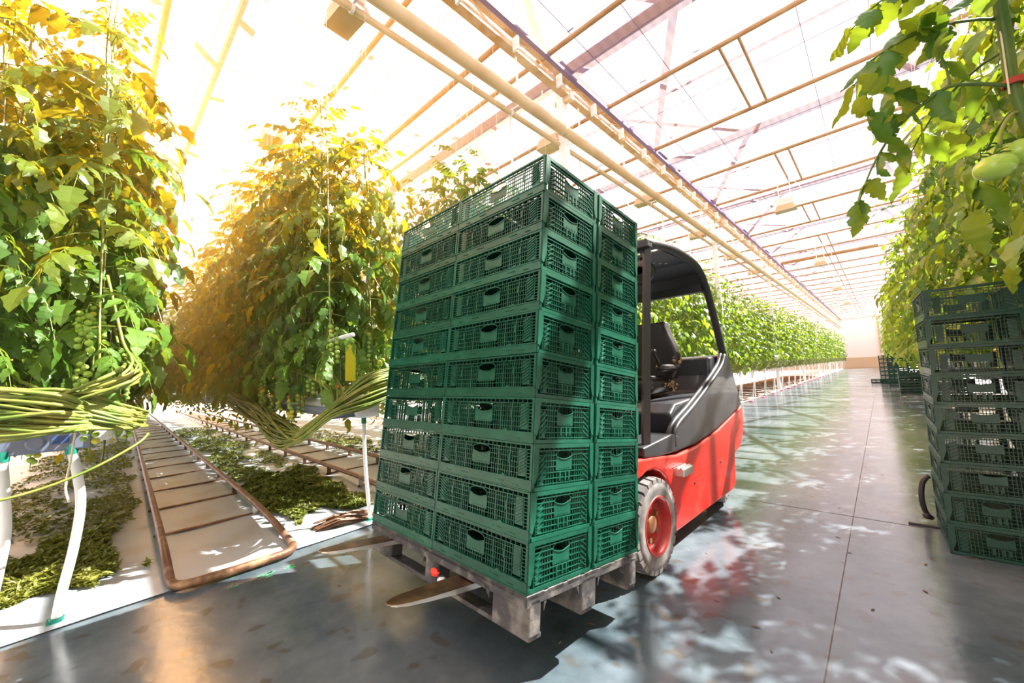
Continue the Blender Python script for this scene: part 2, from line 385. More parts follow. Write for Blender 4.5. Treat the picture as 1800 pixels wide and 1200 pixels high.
# lateral tubes just below the cloth
tg = thing('trim_2', None, None); tg['kind'] = 'structure'
for i, y in enumerate(TY):
    MB().tube([(-30, y, 5.75), (10, y, 5.75)], 0.036, 10).obj('screen_tube', 'tube_sun_tint', tg, smooth=True)
MB().tube([(-30, 3.62, 5.6), (-3.3, 3.62, 5.6)], 0.04, 10).obj('screen_tube', 'tube_sun_tint', tg, smooth=True)
for i in range(3, len(TY) - 3):
    if i % 2 == 1 or i > 8:
        for x in (-1.30, -1.05):
            MB().tube([(x, TY[i], 5.73), (x, TY[i + 1], 5.73)], 0.022, 6).obj('link_tube', 'tube_sun_tint', tg)
MB().tube([(-2.9, 21.0, 5.55), (0.3, 21.0, 5.55)], .06, 8).obj('motor_tube', 'tube_sun_tint', tg)
# thin guide wires of the screen
wr = MB()
for x in [-17 + 1.5 * k for k in range(9)] + [-2.7, -2.0, -0.4, 0.3, 1.0]: wr.tube([(x, -6, 5.80), (x, 60, 5.80)], 0.005, 3)
for i in range(0, 24, 1): wr.tube([(-30, 1 + 2.0 * i, 5.82), (10, 1 + 2.0 * i, 5.82)], 0.005, 3)
tag(wr.obj('guide_wires', 'beam_violet', tg), kind='stuff')

# lattice girder along the aisle edge, on white columns
gd = thing('trim_3', None, None); gd['kind'] = 'structure'
MB().box(-3.26, -3.14, -6, 61, 5.44, 5.52).obj('bottom_chord', 'truss_tan', gd)
MB().box(-3.25, -3.15, -6, 61, 5.72, 5.80).obj('top_chord', 'truss_tan', gd)
MB().box(-3.12, -3.05, -6, 61, 5.66, 5.70).obj('cloth_rail', 'beam_violet', gd)
for k in range(0, 52):
    y = -4 + k * 1.25
    MB().tube([(-3.2, y, 5.5), (-3.2, y + .62, 5.74), (-3.2, y + 1.25, 5.5)], .014, 5).obj('web_bar', 'pipe_cream', gd)
for k in range(0, 60):
    y = -3 + k * 0.95
    MB().box(-3.14, -3.05, y, y + .03, 5.38, 5.56).obj('bracket', 'white_paint', gd)
for n_, y in enumerate((-2.7, 4.95, 12.5, 20.1, 27.7, 35.3, 42.9, 50.5)):
    c = thing('column', ['square white steel column %s' % s for s in ('behind the camera side rows', 'rising behind the green crate stack', 'rising behind the forklift guard, second along the aisle', 'third along the aisle edge', 'fourth along the aisle edge', 'fifth along the aisle edge', 'sixth along the aisle edge', 'last before the end wall')][n_], None)
    c['kind'] = 'structure'; del c['label']
    MB().cbox(-3.36, -3.24, y - .06, y + .06, 0, 5.75, .008).obj('post', 'white_paint', c)
    MB().box(-3.42, -3.18, y - .12, y + .12, 0.0, 0.02).obj('foot_plate', 'bare_steel', c)
    MB().box(-3.4, -3.1, y - .04, y + .04, 5.36, 5.44).obj('bracket', 'truss_tan', c)

# ------------------------------------------------------------------ pipes along the aisle
p = thing('heating_pipe', 'thick cream pipe hung along the aisle edge under the roof girder', 'pipe', (-3.22, 0, 4.86))
MB().tube([(0, -6, 0), (0, 61, 0)], .078, 20).obj('pipe_wall', 'pipe_cream', p, True)
for k in range(14): MB().lathe([(-.02, .081), (-.02, .088), (.02, .088), (.02, .081)], 20, 'y', (0, -4 + 4.4 * k, 0)).obj('coupling', 'pipe_cream', p)
for k in range(44): MB().box(-.012, .012, -.008, .008, .07, .6, T=Matrix.Translation((0, -5.2 + 1.5 * k, 0))).obj('hanger_strap', 'white_paint', p)
p = thing('water_pipe', 'thin cream pipe running just below and beside the thick heating pipe', 'pipe', (-3.36, 0, 4.72))
MB().tube([(0, -6, 0), (0, 61, 0)], .036, 14).obj('pipe_wall', 'pipe_cream', p, True)
for k in range(30):
    y = -5 + 2.2 * k
    MB().lathe([(-.015, .038), (-.015, .046), (.015, .046), (.015, .038)], 14, 'y', (0, y, 0)).obj('clamp', 'white_paint', p)
    MB().box(-.006, .14, y - .01, y + .01, .02, .04).obj('tie_bar', 'white_paint', p)
for k, y in enumerate((3.8, 5.5, 7.2, 8.9, 10.6, 12.3, 14.0, 17.4, 20.8)):
    d = thing('drop_pipe', 'thin white drop tube hanging from the small overhead pipe', 'tube', (-3.38, y, 4.7), group='white drop tubes under the overhead pipe')
    MB().tube([(0, 0, 0), (0, 0, -1.5)], .014, 8).obj('tube_wall', 'white_paint', d, True)
    MB().lathe([(-1.5, .014), (-1.5, .022), (-1.56, .022), (-1.58, .008)], 10, 'z').obj('nozzle', 'white_plastic', d)

# circulation fan boxes / luminaires hung under the tubes
def unit_box():
    t = thing('luminaire', 'x', 'lamp')
    MB().cbox(-.17, .17, -.11, .11, -.02, .16, .015).obj('housing', 'housing', t)
    MB().extrude([(-.16, -.02), (.16, -.02), (.22, -.15), (-.22, -.15)], -.13, .13, 'y').obj('reflector', 'pipe_cream', t)
    for x in (-.12, .12): MB().box(x - .008, x + .008, -.01, .01, .15, .905).obj('hanger', 'white_paint', t)
    MB().tube(smooth_path([(.17, 0, .08), (.3, 0, .02), (.34, .02, .3), (.1, .02, .72)], 4), .008, 5).obj('cable', 'white_paint', t)
    return t
L0 = unit_box()
for i, (x, y, z, lb) in enumerate(((-3.58, 5.0, 4.95, 'boxy lamp hung right above the corner of the tall crate stack'),
        (-3.5, 8.3, 4.95, 'boxy lamp hung beyond the thick pipe, above the forklift side of the crates'),
        (-3.6, 1.66, 4.95, 'boxy lamp at the top edge, beside the start of the cream pipes'),
        (-6.35, 1.75, 4.95, 'small boxy lamp hung between the two tall tomato rows, lower of two'),
        (-1.36, 11.4, 4.95, 'pale box under the middle of the screen ceiling over the aisle'),
        (-3.5, 11.7, 4.95, 'boxy lamp hung above the forklift roof'), (-3.5, 15.1, 4.95, 'fourth boxy lamp along the cream pipes from the crates'),
        (-3.5, 18.5, 4.95, 'fifth boxy lamp along the cream pipes from the crates'), (-9.3, 1.9, 4.95, 'tiny boxy lamp far down the lane between the two tall rows'),
        (-1.4, 19.5, 5.0, 'pale box hung over the aisle behind the nearest one'), (-1.4, 27.5, 5.0, 'pale box hung over the aisle, third in line'),
        (-1.4, 35.5, 5.0, 'pale box hung over the aisle, fourth in line'))):
    t = L0 if i == 0 else copy_tree(L0)
    t.location = (x, y, z); t.rotation_euler = (0, 0, rnd.uniform(-.1, .1)); tag(t, lb, 'lamp', 'boxy lamps under the roof')

# ------------------------------------------------------------------ tomato plants
def leaflet(b, T, L, W, seg, r, mt='leaf', jag=0.2):
    vs = []; dr = r.uniform(.15, .55); fold = r.uniform(-.1, .35); tw = r.uniform(-.3, .3)
    for i in range(seg + 1):
        t = i / seg
        wd = W * (sin(pi * min(1, t ** .8)) ** .8 if 0 < t < 1 else (0.12 if t == 0 else 0.0)) * 0.5
        if seg > 3 and 0 < i < seg: wd *= (1 + jag) if i % 2 else (1 - jag)
        x = L * t; z = -dr * L * t * t; bk = L * .06 * (1 if i % 2 else 0)
        vs += [(x, 0, z), (x - bk, wd, z + fold * wd + tw * wd * t), (x - bk, -wd, z + fold * wd - tw * wd * t)]
    fs = []
    for i in range(seg):
        a = 3 * i; c = a + 3
        fs += [(a, c, c + 1, a + 1), (a, a + 2, c + 2, c)]
    b.add([T @ Vector(v) for v in vs], fs, mt)
def leaf_into(b, T, r, L=.40, pairs=4, seg=5, mt='leaf', stem='stem', size=1.0):
    ri = r.uniform(.15, .5); dp = r.uniform(.5, 1.1); yb = r.uniform(-.15, .15)
    P = lambda t: Vector((L * t * (1 - .15 * t), yb * L * t * t, L * (ri * t - dp * t * t)))
    b.tube([T @ P(t) for t in (0, .25, .5, .75, 1)], [.0036, .003, .0026, .002, .0012], 3, stem, caps=False)
    for k in range(pairs):
        t = .30 + .62 * k / pairs
        d = (P(t + .02) - P(t)).normalized(); pitch = math.asin(max(-1, min(1, -d.z)))
        for s in (-1, 1):
            q = T @ Matrix.Translation(P(t)) @ Euler((s * r.uniform(-.3, .5), pitch * .6 + r.uniform(0, .5), s * r.uniform(.85, 1.3)), 'XYZ').to_matrix().to_4x4()
            l = L * r.uniform(.22, .32) * (1 - .10 * abs(k - 1.5)) * size
            leaflet(b, q, l, l * r.uniform(.40, .54), seg, r, mt)
            if k < pairs - 1 and seg > 3:
                q = T @ Matrix.Translation(P(t + .3 / pairs)) @ Euler((s * .2, pitch * .6 + r.uniform(.2, .7), s * r.uniform(.9, 1.4)), 'XYZ').to_matrix().to_4x4()
                leaflet(b, q, l * .45, l * .2, 3, r, mt)
    d = (P(1) - P(.96)).normalized()
    q = T @ Matrix.Translation(P(1)) @ Euler((r.uniform(-.3, .3), math.asin(max(-1, min(1, -d.z))) * .8, yb), 'XYZ').to_matrix().to_4x4()
    leaflet(b, q, L * .32 * size, L * .19 * size, seg, r, mt)
r_ = random.Random(11)
LEAF = []
for k in range(18):
    b = MB(); leaf_into(b, Matrix.Identity(4), r_, r_.uniform(.38, .50), 4, 6, 'leaf' if k < 9 else 'sunny_leaf'); LEAF.append(b.mesh('leaf', smooth=False))
TIP = []
for k in range(6):
    b = MB(); leaf_into(b, Matrix.Identity(4), r_, r_.uniform(.20, .26), 3, 4, 'leaf' if k < 3 else 'sunny_leaf'); TIP.append(b.mesh('leaf'))
def leaf_pose(k, n, r, H):
    """height above the lowest leaf, azimuth, pitch and scale of leaf k of n"""
    f = k / (n - 1)
    return f * H + r.uniform(-.04, .04), k * 2.4 + r.uniform(-.5, .5), (r.uniform(-.15, .45) if f < .82 else r.uniform(-.7, -.1)), (r.uniform(.85, 1.2) if f < .85 else r.uniform(.6, .85))
def foliage_mesh(seed, n, H, seg, scale=1.0, mt='leaf'):
    r = random.Random(seed); b = MB()
    for k in range(n):
        z, az, pt, s = leaf_pose(k, n, r, H)
        T = Matrix.Translation((r.uniform(-.02, .02), r.uniform(-.02, .02), z)) @ Euler((0, pt, az)).to_matrix().to_4x4() @ Matrix.Scale(s * scale, 4)
        leaf_into(b, T, r, r.uniform(.36, .46), 3 if seg < 4 else 4, seg, mt, size=1.15 if seg < 4 else 1.0)
    return b.mesh('foliage')
FOL = [foliage_mesh(100 + k, 34, 2.05, 4) for k in range(4)]
FOL_FAR = [foliage_mesh(200 + k, 24, 2.3, 3, 1.12) for k in range(4)]
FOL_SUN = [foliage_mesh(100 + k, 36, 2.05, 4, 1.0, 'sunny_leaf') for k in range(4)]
# stems and twines, unit heights reused
def stem_mesh(seed, H):
    r = random.Random(seed); b = MB()
    pts = [(0, 0, 0)] + [(r.uniform(-.025, .025), r.uniform(-.025, .025), H * t / 7) for t in range(1, 8)]
    b.tube(smooth_path(pts, 2), [.0085 - .0045 * i / 14 for i in range(15)], 5, 'stem', caps=False)
    return b.mesh('stem', smooth=True)
STEM = [stem_mesh(k, 2.45) for k in range(4)]
TW = MB().tube([(0.01, 0, .2), (0, 0, 4.35)], .0022, 3).mesh('twine', 'string')
TOM = [MB().ball((0, 0, 0), .0165, 10, 7, sq=(1, 1, .93)).mesh('tomato', m, True) for m in ('green_tomato', 'yellow_tomato', 'red_tomato')]
r_ = random.Random(5)
TRUSS = []
for k in range(3):
    n = 12 + 2 * k; pts = [(0, 0, 0), (.05, 0, .015), (.075, 0, -.03), (.08, .005, -.12), (.082, 0, -.12 - .013 * n)]
    sp = smooth_path(pts, 5); b = MB(); b.tube(sp, .0022, 4, 'stem', caps=False)
    pos = []
    for j in range(n):
        z = -.045 - .0165 * j; s = 1 if j % 2 else -1; a = r_.uniform(-.6, .6)
        c = Vector((.08 + .022 * sin(a) + .006, s * .021 * cos(a), z)); pos.append(c)
        b.tube([(.079, 0, z + .022), c + Vector((0, 0, .014))], .0012, 3, 'stem', caps=False)
    TRUSS.append((b.mesh('truss'), pos))
fol_small = []
def fruit_mesh(k):
    b = MB(); me, pos = TRUSS[k]
    for c in pos: b.ball(c, .0165, 6, 4, 'green_tomato' if rnd.random() < .8 else 'yellow_tomato')
    b.tube([(0, 0, 0), (.08, 0, -.03), (.082, 0, -.3)], .002, 3, 'stem', caps=False)
    return b.mesh('fruit_truss', smooth=True)
FRUIT = [fruit_mesh(k) for k in range(3)]
def put(name, data, parent, loc, rot=(0, 0, 0), s=None):
    o = link(name, data, parent); o.location = loc; o.rotation_euler = rot
    if s: o.scale = s if isinstance(s, tuple) else (s, s, s)
    return o
def near_plant(x, y, z0, H, r, label, group, n=27, trusses=2, leaf0=.45, leafH=None, face=None, sunny=False):
    t = thing('tomato_plant', label, 'plant', (x, y, z0), (0, 0, 0), group)
    put('stem', r.choice(STEM), t, (0, 0, 0), (0, 0, r.uniform(0, 6)), (1, 1, H / 2.45))
    put('twine', TW, t, (0, 0, 0), s=(1, 1, (5.6 - z0) / 4.35))
    a0 = r.uniform(0, 6)
    for k in range(n):
        z, az, pt, s = leaf_pose(k, n, r, H - leaf0 - .02)
        top = k > .88 * n
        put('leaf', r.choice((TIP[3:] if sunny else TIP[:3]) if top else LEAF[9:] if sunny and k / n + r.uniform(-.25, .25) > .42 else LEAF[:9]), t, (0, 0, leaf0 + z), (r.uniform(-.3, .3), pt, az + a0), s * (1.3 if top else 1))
    for k in range(trusses):
        me, pos = TRUSS[r.randrange(3)]
        az = (r.uniform(-.9, .9) + face) if face is not None and r.random() < .8 else r.uniform(0, 6.28)
        tr = put('fruit_truss', me, t, (0.01 * cos(az), .01 * sin(az), .18 + .27 * k + r.uniform(-.06, .06)), (0, 0, az), 1.12)
        ripe = k == 0
        for j, c in enumerate(pos):
            m = TOM[2] if ripe and j < 2 and r.random() < .6 else TOM[1] if (ripe and r.random() < .35) or (j < 3 and r.random() < .4) else TOM[0]
            put('tomato', m, tr, c, s=r.uniform(.85, 1.1))
    return t
def plain_plant(x, y, z0, H, r, label, group, far=False, s=1.0, fruit=True, sunny=False):
    t = thing('tomato_plant', label, 'plant', (x, y, z0), (0, 0, 0), group)
    put('stem', r.choice(STEM), t, (0, 0, 0), (0, 0, r.uniform(0, 6)), (1, 1, H / 2.45))
    lo = .42
    put('foliage', r.choice(FOL_FAR if far else FOL_SUN if sunny else FOL), t, (0, 0, lo), (r.uniform(-.04, .04), r.uniform(-.04, .04), r.uniform(0, 6)), (s, s, (H - lo) / (2.3 if far else 2.05)))
    put('twine', TW, t, (0, 0, 0), s=(1, 1, (5.6 - z0) / 4.35))
    if fruit:
        for k in range(2):
            put('fruit_truss', r.choice(FRUIT), t, (0, 0, .15 + .25 * k), (0, 0, r.uniform(0, 6)), 1.1)
    return t
rp = random.Random(42)
ROW = [-0.17 + 1.7 * i for i in range(36)]
lab0 = 'tall vine, %s from the aisle, %s side of the row above the white hoses'
lab1 = 'tall vine, %s from the aisle, %s side of the row behind the crate stack'
PL = ['first', 'second', 'third', 'fourth', 'fifth', 'sixth', 'seventh', 'eighth', 'ninth', 'tenth', 'eleventh', 'twelfth', 'thirteenth', 'fourteenth'] + ['one far'] * 99
SD = {-1: 'near', 1: 'further'}
FAR = []   # placements of the vines past the first three hundred
def far_vine(x, y, H, s=1.1): FAR.append((x, y, H, s))
for i, (yc, top, lab) in enumerate(((ROW[0], 3.72, lab0), (ROW[1], 3.78, lab1))):
    g = 'tomato vines of the %s tall row' % ('first', 'second')[i]
    x = -3.28; k = 0
    while x > -30:
        step = .27 if x > -6 else .34 if x > -13 else .6
        for s in (-1, 1):
            px_, py_ = x + rp.uniform(-.05, .05), lat(x, yc + s * .20) + rp.uniform(-.04, .04)
            hh = top - 1.0 + rp.uniform(-.22, .16) - (.25 if k == 0 else 0)
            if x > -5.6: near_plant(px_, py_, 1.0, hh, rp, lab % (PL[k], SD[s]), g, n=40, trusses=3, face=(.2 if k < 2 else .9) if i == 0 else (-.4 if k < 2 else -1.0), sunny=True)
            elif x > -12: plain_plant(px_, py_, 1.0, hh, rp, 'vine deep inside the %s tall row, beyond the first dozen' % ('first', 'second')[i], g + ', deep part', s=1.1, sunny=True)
            else: far_vine(px_, py_, hh, 1.6)
        x -= step; k += 1
ords = ['third', 'fourth', 'fifth', 'sixth', 'seventh', 'eighth', 'ninth', 'tenth', 'eleventh', 'twelfth']
for i in range(2, 36):
    yc = ROW[i]; xs = (-3.25, -3.52, -3.8, -4.15, -4.6, -5.2) if i < 9 else (-3.3, -3.6, -4.0, -4.6)
    lb = 'bushy vine of the ' + ords[min(i - 2, 9)] + ' row past the crates, %s from the aisle, %s side'
    g = 'tomato vines of the %s row' % ords[i - 2] if i < 12 else 'distant tomato vines on the hoist side of the aisle'
    for k, x in enumerate(xs):
        for s in (-1, 1):
            hh = 2.85 + rp.uniform(-.18, .18) - (.2 if k == 0 else 0)
            if i < 10 and k < 4: plain_plant(x + rp.uniform(-.05, .05), lat(x, yc + s * .18), 1.0, hh, rp, lb % (PL[k], SD[s]), g, far=i > 3, s=1.0 if i < 6 else 1.1, fruit=True)
            else: far_vine(x, lat(x, yc + s * .18), hh)
    if 5 <= i < 15:
        for k in range(5): far_vine(-5.5 - .8 * k, lat(-5.5 - .8 * k, yc), 2.85, 1.6)
    if i < 5:
        for k in range(22): far_vine(-5.6 - .7 * k, lat(-5.6 - .7 * k, yc), 2.85 + rp.uniform(-.2, .2), 1.5)
# rows on the other side of the aisle
RR = [3.0 + 1.7 * i for i in range(34)]
for i, yc in enumerate(RR):
    lb = ('vine hanging over the near dark stack', 'vine right behind the near dark stack', 'second row past the near dark stack', 'third row past the near dark stack', 'fourth row past the near dark stack')[min(i, 4)] + ', %s from the aisle, %s side'
    g = ('vines over the near dark stack', 'vines behind the near dark stack')[i] if i < 2 else 'vines above the far dark stacks' if i < 9 else 'distant vines on the dark stack side'
    for k, x in enumerate((.72, 1.0, 1.3, 1.7) if i < 4 else (.62, .9, 1.3)):
        for s in (-1, 1):
            if i < 2 and k < 3: near_plant(x + rp.uniform(-.04, .04), yc + s * .17, 1.15, 2.5 + rp.uniform(-.1, .2), rp, lb % (PL[k], SD[s]), g, n=38, trusses=1, leaf0=.60 if i == 0 else .42)
            elif i < 5 and k < 3: plain_plant(x, yc + s * .17, 1.0, 2.85 + rp.uniform(-.15, .15), rp, lb % (PL[k], SD[s]), g, far=False, fruit=False, s=1.1)
            else: far_vine(x, yc + s * .17, 2.85 + rp.uniform(-.15, .15), 1.15)

# rows beside and behind the viewpoint that shade the aisle, and the rest of the distance: one object
for yc in (-1.87, -3.57, -5.27):
    for k in range(9): far_vine(-3.4 - .5 * k, yc - .18, 2.6, 1.4); far_vine(-3.4 - .5 * k, yc + .18, 2.6, 1.4)
for yc in (-5.5, -3.8, -2.1, -.4, 1.3):
    for k in range(7): far_vine((.75 if yc < 1 else 1.2) + .5 * k, yc - .18, 2.6, 1.4); far_vine((.75 if yc < 1 else 1.2) + .5 * k, yc + .18, 2.6, 1.4)
for yc in RR[:10]:
    for k in range(5): far_vine(2.0 + .55 * k, yc - .18, 2.7, 1.4); far_vine(2.0 + .55 * k, yc + .18, 2.7, 1.4)
import numpy as np
SRC = []
for me in FOL_FAR:
    co = np.empty(len(me.vertices) * 3); me.vertices.foreach_get('co', co)
    lt = np.empty(len(me.polygons), int); me.polygons.foreach_get('loop_total', lt)
    li = np.empty(len(me.loops), int); me.loops.foreach_get('vertex_index', li)
    mi = np.empty(len(me.polygons), int); me.polygons.foreach_get('material_index', mi)
    SRC.append((co.reshape(-1, 3), lt, li, mi))
V_, LT_, LI_, MI_, off = [], [], [], [], 0
for x, y, H, s_ in FAR:
    co, lt, li, mi = rp.choice(SRC); a = rp.uniform(0, 6.28)
    c = co.copy(); c[:, 2] *= (H - .42) / 2.3
    X = (c[:, 0] * cos(a) - c[:, 1] * sin(a)) * s_ + x; Y = (c[:, 0] * sin(a) + c[:, 1] * cos(a)) * s_ + y
    V_.append(np.stack([X, Y, c[:, 2] + 1.42], 1)); LT_.append(lt); LI_.append(li + off); MI_.append(mi); off += len(co)
V_ = np.concatenate(V_); LT_ = np.concatenate(LT_); LI_ = np.concatenate(LI_); MI_ = np.concatenate(MI_)
me = bpy.data.meshes.new('distant_vines'); me.vertices.add(len(V_)); me.vertices.foreach_set('co', V_.ravel())
me.loops.add(len(LI_)); me.loops.foreach_set('vertex_index', LI_.astype(np.int32))
me.polygons.add(len(LT_)); me.polygons.foreach_set('loop_start', np.concatenate([[0], np.cumsum(LT_)[:-1]]).astype(np.int32)); me.polygons.foreach_set('loop_total', LT_.astype(np.int32))
for m in FOL_FAR[0].materials: me.materials.append(m)
me.polygons.foreach_set('material_index', MI_.astype(np.int32)); me.update(calc_edges=True); me.validate()
tag(link('distant_vines', me), 'mass of distant tomato vines filling the far rows on both sides', 'vines', kind='stuff')

# near vine with its long arching leaf, clip and three big green tomatoes
nv = thing('tomato_plant', 'close tomato vine with thick stem and big pale green tomatoes', 'plant', (0.29, 1.33, 0.0))
O_ = Vector((0.29, 1.33, 0.0))
W = lambda *a: Vector(a) - O_
MB().tube([q for q in smooth_path([W(.34, 1.42, .15), W(.32, 1.4, 1.0), W(.27, 1.309, 1.548), W(.255, 1.282, 1.659), W(.244, 1.263, 1.735), W(.243, 1.254, 1.805), W(.241, 1.239, 1.921), W(.25, 1.24, 2.3), W(.27, 1.26, 2.8)], 4)], .0105, 12).obj('stem', 'vine_green', nv, True)
MB().tube([W(.235, 1.245, 1.70), W(.236, 1.24, 1.9), W(.27, 1.25, 3.2)], .0015, 5).obj('twine', 'string', nv)
MB().lathe([(-.006, .0125), (-.006, .0165), (.006, .0165), (.006, .0125)], 14, 'z', W(.245, 1.262, 1.728)).obj('clip', 'clip_red', nv)
br = MB().tube(smooth_path([W(.24, 1.261, 1.724), W(.192, 1.202, 1.723), W(.146, 1.147, 1.714), W(.102, 1.097, 1.674), W(.065, 1.053, 1.631), W(.041, 1.022, 1.589), W(.017, .991, 1.537), W(-.004, .965, 1.476)], 3), [.0042 - .0028 * i / 21 for i in range(22)], 7).obj('leaf_stalk', 'vine_green', nv, True)
MB().tube(smooth_path([W(.148, 1.15, 1.714), W(.147, 1.15, 1.75), W(.144, 1.16, 1.79), W(.15, 1.153, 1.86)], 3), .0022, 6).obj('side_stalk', 'vine_green', br, True)
rl = random.Random(3)
def big_leaf(seed, L, wd, curl):
    b = MB(); r = random.Random(seed); seg = 22; vs = []; cur = r.uniform(-.25, .25)
    for i in range(seg + 1):
        t = i / seg
        base = wd * (sin(pi * t ** .68)) ** .85 * .5 if 0 < t < 1 else .0008
        notch = max(0, 1 - abs(((t * 3.4 + .15) % 1) - .5) * 5) * (.42 if t < .8 else .15)
        ww = base * (1 - notch + (.06 if i % 2 else -.05))
        for sgn in (-1, -.55, 0, .55, 1):
            y = ww * sgn
            x = L * (t - curl * .2 * t ** 3) - abs(sgn) * L * .05 * (1 - t); z = -curl * L * .6 * t * t
            z += -abs(y) * .5 * curl + .0035 * sin(9 * t + seed) * abs(sgn) + (.0022 if abs(sgn) == .55 else 0) * (1 if i % 4 < 2 else .2)
            vs.append((x, y + cur * L * t * t, z))
    b.add(vs, [(5 * i + j, 5 * i + 5 + j, 5 * i + 6 + j, 5 * i + 1 + j) for i in range(seg) for j in range(4)])
    return b.mesh('leaflet', 'near_leaf', True)
BL = [big_leaf(k, .095, .052, c) for k, c in enumerate((.25, .6, 1.0, 1.3, .45, .8))]
def put_leaf(p, d, roll, s, name='leaflet', par=None):
    d = Vector(d).normalized(); q = d.to_track_quat('X', 'Z').to_matrix().to_4x4() @ Matrix.Rotation(roll, 4, 'X')
    o = link(name, rl.choice(BL), par or br); o.matrix_local = Matrix.Translation(W(*p)) @ q @ Matrix.Scale(s, 4)
    return o
# toward the picture's left = (-.73,-.68,0); toward the viewer = (0,-1,0)
Lf = Vector((-.73, -.68, 0)); Up = Vector((0, 0, 1))
for (p, a, b_, rr_, s) in (((-.004, .965, 1.476), -.1, -1, .4, .7), ((-.004, .965, 1.476), .25, -1, 1.3, .55), ((.008, .98, 1.51), .9, -.8, .8, .55), ((.01, .983, 1.515), -.8, -.6, 2.2, .6),
        ((.03, 1.008, 1.562), .8, -.9, .5, .6), ((.036, 1.015, 1.575), -1, -.4, 1.0, .75), ((.055, 1.04, 1.61), -.9, -.5, .2, .8), ((.058, 1.04, 1.612), .9, .3, 1.2, .75),
        ((.09, 1.082, 1.66), -.5, -.9, .6, .8), ((.095, 1.088, 1.665), .8, .5, 1.4, 1.0), ((.07, 1.058, 1.637), 1, .2, .3, .8), ((.125, 1.12, 1.70), -.1, -1, .8, .8),
        ((.11, 1.105, 1.688), .7, .8, .1, .9), ((.148, 1.15, 1.79), 1, .1, .9, .9), ((.148, 1.15, 1.83), .8, .6, .2, 1.0), ((.15, 1.153, 1.86), -.6, .6, .5, 1.0), ((.15, 1.153, 1.86), 1, -.1, 1.1, 1.1), ((.145, 1.16, 1.78), -1, -.2, .4, .8), ((.17, 1.18, 1.72), -.4, -1, 0.2, .7)):
    put_leaf(p, Lf * a + Up * b_ + Vector((0, -.15, 0)), rr_, s)
# dangling side leaflets on thin stalks
for q, tipd in (((.102, 1.097, 1.674), (.05, 1.03, 1.70)), ((.085, 1.076, 1.652), (.022, .992, 1.648))):
    MB().tube([W(*q), W(*tipd)], .0014, 5).obj('side_stalk', 'vine_green', br)
    put_leaf(tipd, Lf * .2 - Up, .3, .9); put_leaf(tipd, Lf * .8 + Up * .5, 1.1, .7)
# more of the vine's own leaves behind and above
def vine_leaf(p, d, L, sag):
    """a compound leaf of the near vine: stalk with seven toothed leaflets"""
    p = Vector(p); d = Vector(d).normalized(); q = lambda t: p + d * L * t + Vector((0, 0, L * (.25 * t - sag * t * t)))
    st_ = MB().tube([W(*q(t / 6)) for t in range(7)], [.0032 - .0003 * t for t in range(7)], 6).obj('leaf_stalk', 'vine_green', nv, True)
    sd = d.cross(Vector((0, 0, 1))).normalized()
    for t, sg in ((.35, 1), (.4, -1), (.58, 1), (.62, -1), (.8, 1), (.84, -1), (1, 0)):
        dd = (q(t) - q(t - .05)).normalized() * (1 if sg == 0 else .55) + sd * sg + Vector((0, 0, -.25))
        put_leaf(q(t), dd, rl.uniform(-.4, .4), L * rl.uniform(3.4, 4.6) * (1.15 if sg == 0 else 1), par=st_)
for p_, d_, L_, sg_ in (((.243, 1.25, 1.86), (-.9, -.5, .1), .24, .5), ((.243, 1.25, 1.95), (-.7, .3, .2), .26, .7), ((.245, 1.245, 2.02), (-.9, -.3, 0), .24, .6),
        ((.243, 1.26, 1.80), (-.6, .9, 0), .26, .6), ((.25, 1.27, 1.68), (-.2, 1, 0), .25, .8), ((.25, 1.24, 1.92), (.2, -1, .1), .2, .8), ((.25, 1.24, 2.08), (-.2, -.9, 0), .24, 1.2)):
    vine_leaf(p_, d_, L_, sg_)
pd = MB().tube(smooth_path([W(.255, 1.282, 1.665), W(.24, 1.268, 1.668), W(.222, 1.255, 1.64), W(.214, 1.252, 1.60)], 4), .0035, 7).obj('fruit_truss', 'stem', nv, True)
for c, s in (((.203, 1.245, 1.560), .031), ((.243, 1.28, 1.588), .032), ((.225, 1.31, 1.60), .029)):
    b = MB(); b.ball(W(*c), s, 24, 16, 'green_tomato', (1, 1, .8)); t = b.obj('tomato', None, pd, True)
    cx = MB()
    for k in range(5):
        a = 2 * pi * k / 5 + .3
        cx.tube([W(*c) + Vector((0, 0, s * .8)), W(*c) + Vector((cos(a) * .014, sin(a) * .014, s * .95)), W(*c) + Vector((cos(a) * .03, sin(a) * .03, s * .85))], [.002, .0022, .0006], 4)
    cx.tube([W(*c) + Vector((0, 0, s * .78)), W(.216, 1.254, 1.615)], .0022, 5); cx.obj('calyx', 'leaf', t)

